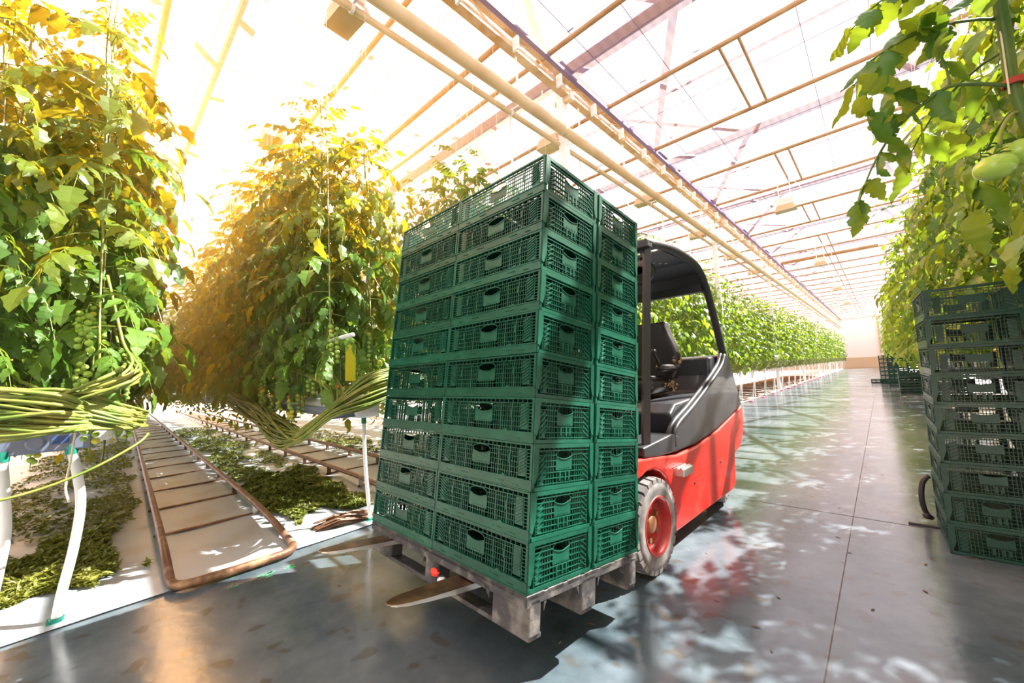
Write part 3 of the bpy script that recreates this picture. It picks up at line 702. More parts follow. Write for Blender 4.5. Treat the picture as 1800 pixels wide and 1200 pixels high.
# ------------------------------------------------------------------ growing gutters, hoses, layered stems
def gutter(i, y, x0, x1, label, detail):
    t = thing('growing_gutter', label, 'gutter', (x0, y, 0), (0, 0, RZ if x1 < x0 else 0), 'hanging growing gutters')
    s = -1 if x1 < x0 else 1; Ln = abs(x1 - x0)
    xs = sorted((0, s * Ln))
    MB().extrude([(-.16, .985), (-.185, .985), (-.185, .935), (-.09, .90), (.09, .90), (.185, .935), (.185, .985), (.16, .985), (.16, .95), (-.16, .95)], xs[0], xs[1]).obj('trough', 'trough', t)
    if detail:
        for k in range(int(min(Ln, 9) / 1.0)):
            b = MB().cbox(s * (.03 + k) if s > 0 else s * (.03 + k) - .93, s * (.03 + k) + .93 if s > 0 else s * (.03 + k), -.15, .15, .952, 1.045, .03).obj('growing_slab', 'slab_film', t, True)
    if not detail: MB().box(xs[0], xs[1], -.15, .15, .952, 1.04).obj('growing_slab', 'slab_film', t)
    e = MB().cbox(-.012 if s < 0 else -.02, .02 if s < 0 else .012, -.19, .19, .895, 1.0, .008).obj('end_cap', 'trough', t)
    for k in range(1, int(min(Ln, 12) / 2.4)):
        MB().tube([(s * 2.4 * k, -.19, 1.0), (s * 2.4 * k, -.19, 1.5), (s * 2.4 * k, 0, 5.7)], .004, 4).obj('hanger', 'bare_steel', t)
    return t, e
g0, e0 = gutter(0, ROW[0], -3.3, -27, 'blue-grey growing gutter with white slabs above the curved drain hoses', 1)
MB().lathe([(0, .001), (.0, .036), (.014, .036), (.02, .028), (.02, .001)], 18, 'x', (.02, -.02, .95)).obj('drain_plug', 'trough', e0)
MB().box(.02, .024, .035, .1, .935, .975).obj('sticker', 'blue_box', e0)
MB().cbox(-.04, .05, .19, .27, .93, 1.0, .02).obj('film_fold', 'slab_film', g0)
g1, e1 = gutter(1, ROW[1], -3.3, -27, 'blue-grey growing gutter behind the lower crates', 1)
MB().cbox(-.2, .06, .0, .22, .88, 1.07, .04).obj('film_fold', 'slab_film', g1)
for i in range(2, 36):
    gutter(i, ROW[i], -3.3, -27 if i < 7 else -5.6, 'growing gutter of the %s row along the aisle' % ords[i - 2] if i < 12 else 'small growing gutter far down the aisle', 0)
for i, yc in enumerate(RR[:8]): gutter(i, yc, .75, 3.0, 'gutter in the shade behind the dark crate stacks', 0)

def hose(pts, r, label, grp=None, cuff=True):
    pts = [Vector(p) for p in pts]; c = pts[-1].copy(); c.z = 0
    t = thing('drain_hose', label, 'hose', c, group=grp)
    MB().tube([p - c for p in smooth_path(pts, 5)], r, 14).obj('hose_wall', 'white_plastic', t, True)
    if cuff:
        MB().lathe([(-.03, r * .9), (-.03, r * 1.25), (.02, r * 1.3), (.02, r * 1.02)], 16, 'z', pts[0] - c).obj('socket', 'green_plastic', t)
        fo = pts[-1] - c
        MB().lathe([(.0, r * 1.35), (.018, r * 1.35), (.02, r * 1.02)], 16, 'z', (fo.x, fo.y, .01)).obj('foot_ring', 'green_plastic', t)
        MB().box(fo.x - .035, fo.x + .03, fo.y - .035, fo.y + .02, .008, .018).obj('foot_clip', 'green_plastic', t)
    return t
hose([(-3.3, -.063, .90), (-3.3, -.035, .74), (-3.3, -.02, .58), (-3.3, -.04, .36), (-3.3, -.075, .15), (-3.3, -.09, .02)], .0215, 'curved white drain hose ending in a green clip on the floor')
hose([(-3.3, -.30, .90), (-3.3, -.285, .7), (-3.3, -.275, .5), (-3.3, -.30, .25), (-3.3, -.33, .02)], .0215, 'curved white drain hose at the edge of the picture')
hose([(-3.3, 1.62, .86), (-3.3, 1.625, .5), (-3.3, 1.66, .02)], .016, 'straight white drain hose close behind the crate stack')
# woven string dangling from the gutter
t = MB().tube(smooth_path([(-3.12, -.05, 1.22), (-3.10, -.045, 1.10), (-3.13, -.05, .98), (-3.12, -.06, .86), (-3.14, -.075, .72), (-3.13, -.06, .64)], 4), .005, 6).obj('hanging_string', 'string', smooth=True)
tag(t, 'cream string dangling in front of the near gutter end', 'string')

def bundle(name, label, paths, r0, loc):
    t = thing(name, label, 'stems', loc); L_ = Vector(loc)
    for P in paths:
        MB().tube([q - L_ for q in smooth_path(P, 4)], r0 * rb.uniform(.7, 1.15), 6, 'stem').obj('vine_stem', None, t, True)
    return t
rb = random.Random(9)
paths = []
for k in range(64):
    a = rb.random(); z = 1.03 + .20 * a + rb.uniform(-.02, .02); o_ = rb.uniform(0, .12)
    paths.append([(-8 + rb.uniform(-1, 2), lat(-8, .16) - o_, z + .12), (-5.2, lat(-5.2, .17) - o_ * .5 + rb.uniform(-.05, .05), z - .02), (-3.7, .17 + rb.uniform(-.06, .08), 1.0 + .5 * (z - 1.03)), (-3.18 + o_ * .5, .21 - o_ * .5 + rb.uniform(-.03, .03), .985 + .45 * (z - 1.03)),
                  (-3.05 + o_ * .6, .08 - o_, 1.01 + .7 * (z - 1.03)), (-3.02 + o_, -.12, z - .02 + rb.uniform(-.02, .02)), (-3.08 + o_ * .8, -.35, z + rb.uniform(-.04, .05)), (-3.4, -.52, z + .05), (-5.5, -.5, z + .08)])
for k in range(16):   # those climbing up to the vines, showing as diagonals
    x = -3.25 - .22 * (k % 8); s = rb.uniform(.0, .25)
    paths.append([(-3.02, .18 - s, 1.02), (-3.0, -.02 - s * .4, 1.08 + rb.uniform(0, .06)), (-3.08, -.12 - s, 1.16 + rb.uniform(0, .1)), (x, -.3, 1.32 + rb.uniform(0, .1)), (x - .1, -.33, 1.6)] if k % 2 else
                 [(-3.04, -.3 - s * .4, 1.02 + rb.uniform(0, .05)), (-3.0, -.12, 1.09 + rb.uniform(0, .1)), (-3.08, .10 + s * .4, 1.24 + rb.uniform(0, .1)), (x, .12, 1.5), (x - .1, .05, 1.9)])
bundle('layered_vine_stems', 'bundle of bare green tomato stems wrapped around the near gutter end', paths, .0088, (-3.1, 0, 0))
t = bundle('loose_vine', 'single long green stem sagging below the near gutter', [[(-3.12, .235, .95), (-3.06, .18, .90), (-3.02, .0, .80), (-3.02, -.2, .735), (-3.05, -.4, .72), (-3.1, -.7, .76)]], .0085, (-3.05, 0, 0))
paths = []
for k in range(60):
    a = rb.random(); o_ = rb.uniform(0, .14); z = .98 + .24 * a
    paths.append([(-3.35, 2.0, z + .1), (-3.05 + o_ * .5, 1.78, z + .07), (-3.03 + o_, 1.5, z + rb.uniform(-.02, .03)), (-3.10 + o_ * .5, 1.28 - o_ * .3, .93 + .4 * (z - .98)), (-3.35, 1.17 - o_ * .5, .80 + .3 * (z - .98) - .5 * o_),
                  (-3.9, lat(-3.9, 1.15 + rb.uniform(-.08, .06)), .74 + rb.uniform(-.08, .14)), (-5.2, lat(-5.2, 1.2 + rb.uniform(-.08, .1)), .86 + rb.uniform(-.06, .16)), (-7.5, lat(-7.5, 1.25), 1.0 + .2 * a)])
for k in range(12):
    x = -3.3 - .25 * (k % 6)
    paths.append([(-3.15, 1.3 + rb.uniform(-.05, .1), .98), (-3.2, 1.26 + rb.uniform(-.05, .1), 1.2), (x, 1.35 + rb.uniform(-.1, .1), 1.45), (x, 1.36, 1.8)])
bundle('layered_vine_stems', 'bundle of bare tomato stems sweeping down behind the crate stack', paths, .0085, (-3.1, 1.5, 0))
# bare stems lying along the gutters of the first rows, too many to count
b = MB(); rb = random.Random(31)
for i in range(0, 5):
    for k in range(46):
        x = -3.6 - rb.random() * 20; Ln = rb.uniform(1.5, 4); s = rb.choice((-1, 1)); o_ = rb.uniform(.16, .34); z = 1.0 + rb.uniform(-.28, .2)
        y = lambda q: lat(q, ROW[i] + s * o_)
        b.tube([(x, y(x) , z), (x - Ln / 3, y(x - Ln / 3), z - rb.uniform(0, .12)), (x - 2 * Ln / 3, y(x - 2 * Ln / 3), z - rb.uniform(0, .12)), (x - Ln, y(x - Ln), z + rb.uniform(0, .3))], .008, 4, caps=False)
    for k in range(70):   # old leaves and side shoots hanging below
        x = -3.9 - rb.random() * 16; s = rb.choice((-1, 1)); z = rb.uniform(.75, 1.2)
        leaf_into(b, Matrix.Translation((x, lat(x, ROW[i] + s * .2), z + .1)) @ Euler((0, .9, rb.uniform(0, 6))).to_matrix().to_4x4(), rb, .34, 3, 3, 'sunny_leaf', 'stem')
tag(b.obj('lying_stems', 'stem'), 'bare stems and old leaves lying along the gutters of the first rows', 'stems', kind='stuff')
# simpler stem bundles on the further rows
bm_far = MB(); rb = random.Random(19)
for k in range(26):
    z = 1.02 + rb.uniform(0, .26); o_ = rb.uniform(0, .14)
    bm_far.tube([(-1.2, .24, z - .05), (-.1, .26 - o_ * .3, z - .12), (.12 + o_, .1, z - .05), (.16 + o_, -.1, z + rb.uniform(-.03, .05)), (.02 + o_, -.28, z - .1), (-1.2, -.25, z)], .010, 4, 'stem', caps=False)
BF = bm_far.mesh('layered_vine_stems')
BAG = MB().cbox(-.01, .05, -.09, .09, .55, .97, .03).mesh('film_bag', 'slab_film')
LEG = MB().tube([(0, 0, .93), (0.02, .02, .5), (.03, .03, .0)], .012, 6).mesh('drain_hose', 'white_plastic', True)
PT = MB().cbox(-.05, .05, -.09, .09, 0, .03, .008).mesh('row_tag', 'pink_tag')
for i in range(2, 36):
    yc = ROW[i]; od = ords[i - 2] if i < 12 else None
    o = link('layered_vine_stems', BF); o.location = (-3.25, yc, 0); o.rotation_euler = (0, 0, RZ); tag(o, ('looped bare stems at the %s row end along the aisle' % od) if od else 'small looped stems at a far row end', 'stems', 'looped stems at the row ends', 'stuff')
    o = link('film_bag', BAG); o.location = (-3.2, yc - .12 if i % 2 else yc + .1, .05 if i % 3 else .12); o.scale = (1, .8 if i % 2 else 1.1, 1 if i % 3 == 0 else .5); o.location.z += 0 if i % 3 == 0 else .45
    tag(o, ('white film end bag hanging at the %s row' % od) if od else 'small white end bag at a far row', 'bag', 'white end bags')
    for s in (-1, 1):
        o = link('drain_hose', LEG); o.location = (-3.25, yc + .16 * s, 0); o.rotation_euler = (.16 * s + .05, .12, 0)
        tag(o, ('thin white hose leg at the %s row end' % od) if od else 'thin white hose leg at a far row end', 'hose', 'white hose legs at the row ends')
    if i < 22:
        o = link('row_tag', PT); o.location = (-3.05, yc + .5, 0.0)
        tag(o, ('pink block on the floor edge beside the %s row' % od) if od else 'small pink block on the floor edge far away', 'block', 'pink floor blocks')

# ------------------------------------------------------------------ rail loops between the rows
def rail_loop(k, yc, x_far, label, m='rail_steel', front=-3.12):
    t = thing('pipe_rail', label, 'rail', (front, yc, 0), (0, 0, RZ), 'pipe rail loops between the rows')
    h = .335; L = abs(x_far - front); c = .11
    pts = [(-L, -h, .12), (-1.3, -h, .115), (-.6, -h, .09)]
    pts += [(-c, -h, .045)] + [(-c + c * sin(a), -h + c - c * cos(a), .038) for a in (pi / 6, pi / 3, pi / 2)]
    pts += [(-.0, 0, .035)] + [(-c + c * cos(a), h - c + c * sin(a), .038) for a in (0, pi / 6, pi / 3)] + [(-c, h, .045)]
    pts += [(-.6, h, .09), (-1.3, h, .115), (-L, h, .12)]
    i0 = 3
    MB().tube([Vector(p) for p in pts[:4]], .0255, 12).obj('rail', m, t, True)
    MB().tube([Vector(p) for p in pts[3:-3]], .0262, 14).obj('end_bend', 'rust', t, True)
    MB().tube([Vector(p) for p in pts[-4:]], .0255, 12).obj('rail', m, t, True)
    n = int(min(L, 22) / .98)
    for j in range(n):
        x = -1.28 - .98 * j
        s = MB().box(x - .018, x + .018, -h - .03, h + .03, .012, .028).obj('crossbar', m, t)
        if j < 14:
            for q in (-1, 1): MB().box(x - .022, x + .022, q * h - .018, q * h + .018, .02, .10).obj('stand', 'bare_steel' if j < 1 else m, s)
    return t
rail_loop(0, .69, -27, 'rusty U-shaped pipe rail reaching the concrete in front of the crates')
rail_loop(1, 2.40, -27, 'pipe rail loop half hidden behind the crate stack')
for k in range(2, 20): rail_loop(k, .69 + 1.7 * k, -5.2, 'short pipe rail past the forklift, in the %s lane along the aisle' % (ords + ['far'] * 30)[k - 2], front=-3.25)

# ------------------------------------------------------------------ dead leaf litter on the film
def litter(name, label, zones, n, seed):
    r = random.Random(seed); b = MB()
    from mathutils import noise as mn
    done = 0; tries = 0
    while done < n and tries < n * 6:
        tries += 1
        x0, x1, y0, y1 = r.choice(zones); u = r.random() ** 1.6
        x = x0 + (x1 - x0) * u; y = r.uniform(y0, y1)
        d = mn.noise(Vector((x * 1.1, y * 2.1, seed))) + .5 * mn.noise(Vector((x * 4, y * 5, seed)))
        y = y0 + (y - y0) + .10 * mn.noise(Vector((x * 2.3, 7, y > (y0 + y1) / 2))); x += .35 * mn.noise(Vector((3, y * 3.1, seed))) + .1 * mn.noise(Vector((x * 9, y * 11, 2)))
        edge = min(abs(y - y0), abs(y - y1), abs(x - x0) * .8) / .15
        if d + .36 * min(1, edge) < -.02 + r.uniform(0, .2): continue
        done += 1
        y = lat(x, y); z = .02 + max(0, d + .2) * .10 * r.random() ** .7 * min(1, edge + .1)
        L = r.uniform(.03, .075); wd = L * r.uniform(.25, .5)
        T = Matrix.Translation((x, y, z + .012)) @ Euler((r.uniform(-.6, .6), r.uniform(-.5, .5), r.uniform(0, 6.3))).to_matrix().to_4x4()
        c = r.uniform(-.4, .5) * L
        b.add([T @ Vector(v) for v in ((-L / 2, 0, 0), (0, -wd / 2, c * .4), (0, wd / 2, c * .4 + .004), (L / 2, 0, c), (-L * .2, 0, c * .1))], [(0, 1, 4), (0, 4, 2), (4, 1, 3), (4, 3, 2)])
    o = b.obj(name, 'litter'); tag(o, label, 'leaf litter', kind='stuff'); return o
litter('leaf_litter', 'wilted green leaf litter under the near gutter', [(-3.75, -14, -.95, .24), (-3.7, -5, -.7, .22)], 26000, 1)
litter('leaf_litter', 'heaps of wilted leaves between the two pipe rails', [(-3.95, -15, 1.12, 1.98), (-3.8, -6, 1.12, 2.0)], 26000, 2)
litter('leaf_litter', 'wilted leaves beyond the second pipe rail', [(-3.9, -12, 2.85, 3.7), (-3.9, -8, 2.9, 3.6)], 8000, 3)
# a matted clump of wet stems by the floor edge
b = MB(); rr = random.Random(4)
for k in range(60):
    a = rr.uniform(-.5, .5); y0 = 1.42 + rr.uniform(-.08, .1); z = rr.uniform(.01, .07)
    b.tube([(-3.45 + a * .1, y0 - .1, z), (-3.4 + a * .1, y0 + .05, z + .035), (-3.38 + a * .12, y0 + .25, z)], .005, 4)
tag(b.obj('twig_heap', 'rust'), 'brown heap of dry stems at the floor edge behind the pallet', 'twigs', kind='stuff')

# grow pipe, card and clips among the second row
t = MB().tube([(-2.9, lat(-2.9, 1.36), 1.545), (-9, lat(-9, 1.36), 1.53)], .018, 8).obj('grow_pipe', 'white_paint', smooth=True)
tag(t, 'white grow pipe slanting through the second tomato row', 'pipe')
t = MB().cbox(-.003, .003, -.045, .045, 0, .30, .001).obj('sticky_card', 'yellow_card'); t.location = (-3.2, 1.46, 1.20); t.rotation_euler = (0, .05, .1)
tag(t, 'yellow sticky trap card hanging in the second tomato row', 'card')

# ------------------------------------------------------------------ folding lattice crates
CH = 0.1738
def long_side():
    """outer face toward -y, u along x, base at z 0"""
    b = MB(); bx = lambda u0, u1, z0, z1, y0=0.002, y1=0.007: b.box(u0, u1, y0, y1, z0, z1, None)
    bx(-.298, .298, 0, .040, -.001, .008); bx(-.298, .298, .037, .041, -.004, .008); bx(-.298, .298, 0, .004, -.004, .008)
    bx(-.298, .298, .1665, CH, -.002, .010); bx(-.290, .290, .150, .1535, 0, .007)
    for s in (-1, 1):
        bx(min(s * .298, s * .287), max(s * .298, s * .287), .04, .168, -.001, .010)
        bx(min(s * .268, s * .2655), max(s * .268, s * .2655), .04, .15)
        bx(min(s * .262, s * .222), max(s * .262, s * .222), .05, .148, .003, .006)
        for k in range(7):
            z = .056 + .0125 * k
            b.add([(s * .224, -.002, z), (s * .26, -.002, z + .017), (s * .26, -.002, z + .021), (s * .224, -.002, z + .004),
                   (s * .224, .004, z), (s * .26, .004, z + .017), (s * .26, .004, z + .021), (s * .224, .004, z + .004)], [(0, 1, 2, 3), (0, 4, 5, 1), (3, 2, 6, 7), (4, 7, 6, 5)])
        for k in range(9): bx(min(s * .287, s * .268), max(s * .287, s * .268), .05 + .0125 * k, .0525 + .0125 * k)
        for k in range(12):
            u = .068 + .0133 * k; wd = .0014 if k not in (3, 8) else .0035
            if k == 8: b.box(s * u - .005, s * u + .005, -.001, .006, .092, .126)
            bx(s * u - wd, s * u + wd, .04, .150, .003, .007)
        for z in (.058, .078, .098, .118, .136):
            bx(min(s * .222, s * .060), max(s * .222, s * .060), z, z + .0024, .0015, .006)
    for k in range(22): bx(-.285 + k * .0271, -.282 + k * .0271, .153, .167)
    for k in range(7): bx(-.045 + k * .015 - .0013, -.045 + k * .015 + .0013, .04, .075)
    bx(-.060, .060, .057, .0595); 
    for u in (-.23, .2): b.box(u, u + .03, -.0045, 0, .014, .016); b.box(u + .1 * (1 if u < 0 else -1), u + .1 * (1 if u < 0 else -1) + .05, -.0045, 0, .020, .022)
    # half-round finger notch in the bottom band
    b.extrude([(.145 + .012 * cos(a), .041 + .007 * sin(a)) for a in [pi * j / 6 for j in range(7)]], -.004, .008, 'y')
    return b.mesh('long_side', 'crate')
def grip(hw, z0=.070, sag=.012):
    b = MB(); n = 10
    top = [(hw - 2 * hw * i / n, .124 - sag * sin(pi * i / n) + .0) for i in range(n + 1)]
    b.extrude([(-hw, z0), (hw, z0)] + top, .002, .006, 'y')
    b.tube([Vector((u, .001, z)) for u, z in top], .0024, 5)
    tp = [(hw - 2 * hw * i / n, .136 + .013 * sin(pi * i / n) ** .5) for i in range(n + 1)]
    b.tube([Vector((u, .003, z)) for u, z in tp], .0022, 5)
    for s in (-1, 1): b.tube([(s * hw, .003, z0), (s * hw, .003, .136)], .0022, 5)
    for k in range(6): b.box(-.03 + k * .012, -.027 + k * .012, .0, .002, z0 + .006, z0 + .009)
    return b.mesh('grip', 'crate')
def short_side():
    b = MB(); bx = lambda u0, u1, z0, z1, y0=0.006, y1=0.011: b.box(u0, u1, y0, y1, z0, z1, None)
    b.box(-.198, .198, .0, .012, 0, .014); b.box(-.176, .176, -.002, .012, .158, CH); b.box(-.176, .176, .001, .010, .146, .1495)
    for s in (-1, 1):
        b.extrude([(s * .198, .034), (s * .186, .030), (s * .178, .052), (s * .172, .075), (s * .172, CH), (s * .198, CH)], -.004, .008, 'y')
        b.box(min(s * .197, s * .186), max(s * .197, s * .186), 0, .008, .0, .034)
        b.box(min(s * .166, s * .1635), max(s * .166, s * .1635), .001, .011, .012, .158)
        bx(min(s * .158, s * .125), max(s * .158, s * .125), .02, .125, .007, .010)
        for k in range(5):
            z = .026 + .020 * k
            b.add([(s * .160, -.002, z), (s * .122, .002, z + .024), (s * .122, .002, z + .030), (s * .160, -.002, z + .005),
                   (s * .160, .008, z), (s * .122, .008, z + .024), (s * .122, .008, z + .030), (s * .160, .008, z + .005)], [(0, 1, 2, 3), (0, 4, 5, 1), (3, 2, 6, 7), (4, 7, 6, 5)])
        for u in (.115, .1, .085, .070): bx(s * u - .0016, s * u + .0016, .014, .146, .004, .010)
        for z in (.040, .062, .084, .106, .128): bx(min(s * .165, s * .054), max(s * .165, s * .054), z, z + .003, .002, .010)
    for k in range(9): bx(-.048 + k * .012 - .0014, -.048 + k * .012 + .0014, .014, .068, .004, .010)
    for u in (-.03, .006, .03): bx(u - .004, u + .004, .030, .062, .001, .010)
    bx(-.165, .165, .020, .023, .003, .010); bx(-.056, .056, .062, .065, .002, .010); bx(-.056, .056, .040, .043, .002, .010)
    for k in range(12): bx(-.16 + k * .029, -.157 + k * .029, .1495, .158, .003, .008)
    return b.mesh('short_side', 'crate')
def base_mesh():
    b = MB()
    b.box(-.27, -.01, -.17, .17, .0025, .004).box(.01, .27, -.17, .17, .0025, .004)  # solid plates added to block light and darken the crate inside
    for k in range(16): b.box(-.288 + k * .0372, -.27 + k * .0372, -.19, .19, .001, .005)
    for k in range(9): b.box(-.29, .29, -.188 + k * .0455, -.178 + k * .0455, .002, .006)
    return b.mesh('base', 'crate')
LS, SS, BS, GL, GS = long_side(), short_side(), base_mesh(), grip(.056), grip(.052)
def make_crate():
    t = thing('crate', 'x', 'crate')
    for rz, y in ((0, -.2), (pi, .2)):
        o = put('long_side', LS, t, (0, y, 0), (0, 0, rz)); put('grip', GL, o, (0, 0, 0))
    for rz, x in ((pi / 2, .3), (-pi / 2, -.3)):
        o = put('short_side', SS, t, (x, 0, 0), (0, 0, rz)); put('grip', GS, o, (0, 0.003, 0))
    put('base', BS, t, (0, 0, 0))
    return t
CR0 = make_crate(); cr_used = [False]
ORD = ['lowest', 'second from the bottom', 'third from the bottom', 'fourth from the bottom', 'fifth from the bottom', 'sixth from the bottom', 'seventh from the bottom', 'eighth from the bottom', 'second from the top', 'topmost']
ORD9 = ORD[:7] + ['second from the top', 'topmost']
def dark(o):  # swaps in the crate green that has shade in its colour
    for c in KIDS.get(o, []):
        c.material_slots[0].link = 'OBJECT'; c.material_slots[0].material = MATS['crate_shaded']; dark(c)
def crate(M_, label, group):
    t = CR0 if not cr_used[0] else copy_tree(CR0); cr_used[0] = True
    t.matrix_world = M_; tag(t, label, 'crate', group); return t
C0 = Vector((-0.99674, 1.08105, 0.39970))
LOAD = Matrix(((0.9995, 0.0297, 0.0064), (-0.0303, 0.9893, 0.1426), (-0.0021, -0.1427, 0.9898))).to_4x4()
LOAD.translation = C0
KH = 0.1758
rc = random.Random(8)
cn = {(0, 0): 'front corner column', (1, 0): 'far front column', (0, 1): 'column next to the forklift wheel', (1, 1): 'hidden inner column'}
for (i, j), nm in cn.items():
    for k in range(10):
        M_ = LOAD @ Matrix.Translation((-.3 - .6 * i + rc.uniform(-.002, .002), .2 + .4165 * j + rc.uniform(-.002, .002), KH * k + .001)) @ Matrix.Rotation(rc.uniform(-.003, .003), 4, 'Z')
        crate(M_, 'green pallet crate, %s, %s' % (ORD[k], nm), 'green crates loaded on the pallet')
# the near dark stack and its neighbour
for i in range(2):
    for k in range(9):
        M_ = Matrix.Translation((.1933, 3.5378, 0.004)) @ Matrix.Rotation(.0211, 4, 'Z') @ Matrix.Translation((.2 + .403 * i + .0032 * k + rc.uniform(-.003, .003), .3 + rc.uniform(-.004, .004), KH * k)) @ Matrix.Rotation(pi / 2 + rc.uniform(-.006, .006), 4, 'Z')
        dark(crate(M_, 'shaded crate of the floor stack, %s, %s' % (ORD9[k], 'column at the aisle' if i == 0 else 'column cut by the picture edge'), 'shaded crates of the near floor stack'))
# far stacks: crates lighter in detail, still one by one
def far_crate_mesh():
    b = MB()
    for (x0, x1, y0, y1) in ((-.3, .3, -.2, -.19), (-.3, .3, .19, .2), (-.3, -.29, -.19, .19), (.29, .3, -.19, .19)):
        b.box(x0, x1, y0, y1, 0, .045); b.box(x0, x1, y0, y1, .155, CH); b.box(x0, x1, y0, y1, .09, .12)
        for k in range(5):
            if x1 - x0 > .1: b.box(x0 + k * .1475, x0 + k * .1475 + .03, y0, y1, .045, .155)
            else: b.box(x0, x1, y0 + k * .088, y0 + k * .088 + .028, .045, .155)
    b.box(-.29, .29, -.19, .19, .002, .01)
    return b.mesh('crate', 'crate_shaded')
FC = far_crate_mesh()
def far_stack(x, y, n, nm, rz=0.0, lean=0.0):
    for k in range(n):
        o = link('crate', FC); o.location = (x + lean * k, y, .003 + KH * k); o.rotation_euler = (0, 0, rz + pi / 2 * 0 + rc.uniform(-.02, .02))
        tag(o, 'shaded crate at layer %s of the %s' % (['one', 'two', 'three', 'four', 'five', 'six', 'seven', 'eight', 'nine', 'ten', 'eleven'][k], nm), 'crate', 'crates of the ' + nm)
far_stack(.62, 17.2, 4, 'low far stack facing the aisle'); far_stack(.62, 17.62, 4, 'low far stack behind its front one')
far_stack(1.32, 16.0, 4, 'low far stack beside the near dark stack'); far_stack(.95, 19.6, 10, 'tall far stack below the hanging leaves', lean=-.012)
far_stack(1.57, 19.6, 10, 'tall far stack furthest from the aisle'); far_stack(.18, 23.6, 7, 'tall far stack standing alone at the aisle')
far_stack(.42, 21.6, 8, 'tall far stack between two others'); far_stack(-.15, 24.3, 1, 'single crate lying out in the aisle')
t = thing('blue_bin', 'dark blue plastic bin standing on the low far crate stack', 'bin', (1.12, 16.9, KH * 4 + .01))
t.location = (1.32, 16.0, KH * 4 + .012)
MB().box(-.17, .17, -.14, -.12, 0, .5).box(-.17, .17, .12, .14, 0, .5).box(-.17, -.15, -.12, .12, 0, .5).box(.15, .17, -.12, .12, 0, .5).box(-.17, .17, -.14, .14, 0, .02).obj('bin_wall', 'blue_box', t)
MB().cbox(-.185, .185, -.155, .155, .44, .52, .01).obj('rim', 'blue_box', t)
# black strap and bar beside the near stack
t = MB().tube(smooth_path([(.155, 4.10, .03), (.125, 4.08, .08), (.115, 4.07, .18), (.13, 4.08, .28), (.165, 4.09, .33)], 4), .016, 8).ball((.13, 4.08, .05), .024, 8, 6).obj('black_strap', 'black_steel', smooth=True)
tag(t, 'black strap hanging against the back edge of the dark crate stack', 'strap')
t = MB().cbox(.03, .18, 3.98, 4.0, .0, .014, .003).obj('black_bar', 'black_steel'); tag(t, 'thin black bar sticking out from under the dark crate stack', 'bar')

# ------------------------------------------------------------------ pallet
pl = thing('pallet', 'worn grey plastic pallet lifted on the forks under the green crates', 'pallet'); pl.matrix_world = LOAD
D = MB()
for k in range(7): D.box(-1.2, 0, .0 + k * .1185, .1 + k * .1185, -.022, -.001)
bevel(D.box(-1.2, 0, 0, .02, -.045, -.004).box(-1.2, 0, .795, .815, -.045, -.004).box(-.02, 0, 0, .815, -.04, -.004).box(-1.2, -1.18, 0, .815, -.04, -.004).obj('deck', 'pallet', pl), .003, 1)
def leg(a0, a1, b0, b1, ch=.02):
    o = MB().extrude([(a0 + ch, b0), (a1 - ch, b0), (a1, b0 + ch), (a1, b1 - ch), (a1 - ch, b1), (a0 + ch, b1), (a0, b1 - ch), (a0, b0 + ch)], -.145, -.022, 'z').obj('leg', 'pallet', pl)
    return bevel(o, .006)
for a0, a1 in ((-.195, -.0), (-.66, -.56), (-1.198, -.99)):
    for b0, b1 in ((.002, .10), (.32, .46), (.715, .812)): leg(a0, a1, b0, b1)
for b0, b1 in ((.03, .10), (.35, .43), (.73, .80)):
    bevel(MB().box(-1.19, -.01, b0, b1, -.163, -.145).obj('runner', 'pallet', pl), .004)
for k in range(3): # gussets of the arches on the side
    b0 = (.10, .46, .0)[k]
    if k < 2:
        MB().extrude([(b0, -.022), (b0 + .05, -.022), (b0 + .015, -.04), (b0, -.075)], -.02, -.002, 'x').obj('gusset', 'pallet', pl)
        MB().extrude([(b0 + .22, -.022), (b0 + .17, -.022), (b0 + .205, -.04), (b0 + .22, -.075)], -.02, -.002, 'x').obj('gusset', 'pallet', pl)
for a in (-.195, -.66, -.99):
    s = -1 if a != -.99 else 1
    MB().extrude([(a, -.022), (a + s * .1, -.022), (a + s * .03, -.035), (a, -.07)], .0, .02, 'y').obj('gusset', 'pallet', pl)
t = MB().ball((0, 0, 0), .022, 12, 8, 'red_tag', (1.3, .6, .8)).tube([(.02, 0, 0), (.035, 0, .008)], .003, 5, 'red_tag').obj('red_plug', None, pl, True); t.location = (-.545, -.012, -.078)
o = MB().lathe([(-.03, .018), (.02, .02), (.03, .01)], 14, 'z').obj('pallet_foot_tip', 'white_plastic', pl, True); o.location = (-.525, .015, -.125)

# ------------------------------------------------------------------ forklift
fl = thing('forklift', 'red and black electric forklift carrying the pallet of green crates', 'forklift', (-1.60, 2.30, 0), (0, 0, -.03))
fl_inv = (Matrix.Translation((-1.60, 2.30, 0)) @ Matrix.Rotation(-.03, 4, 'Z')).inverted()
LF = fl_inv @ LOAD          # load frame seen from the forklift
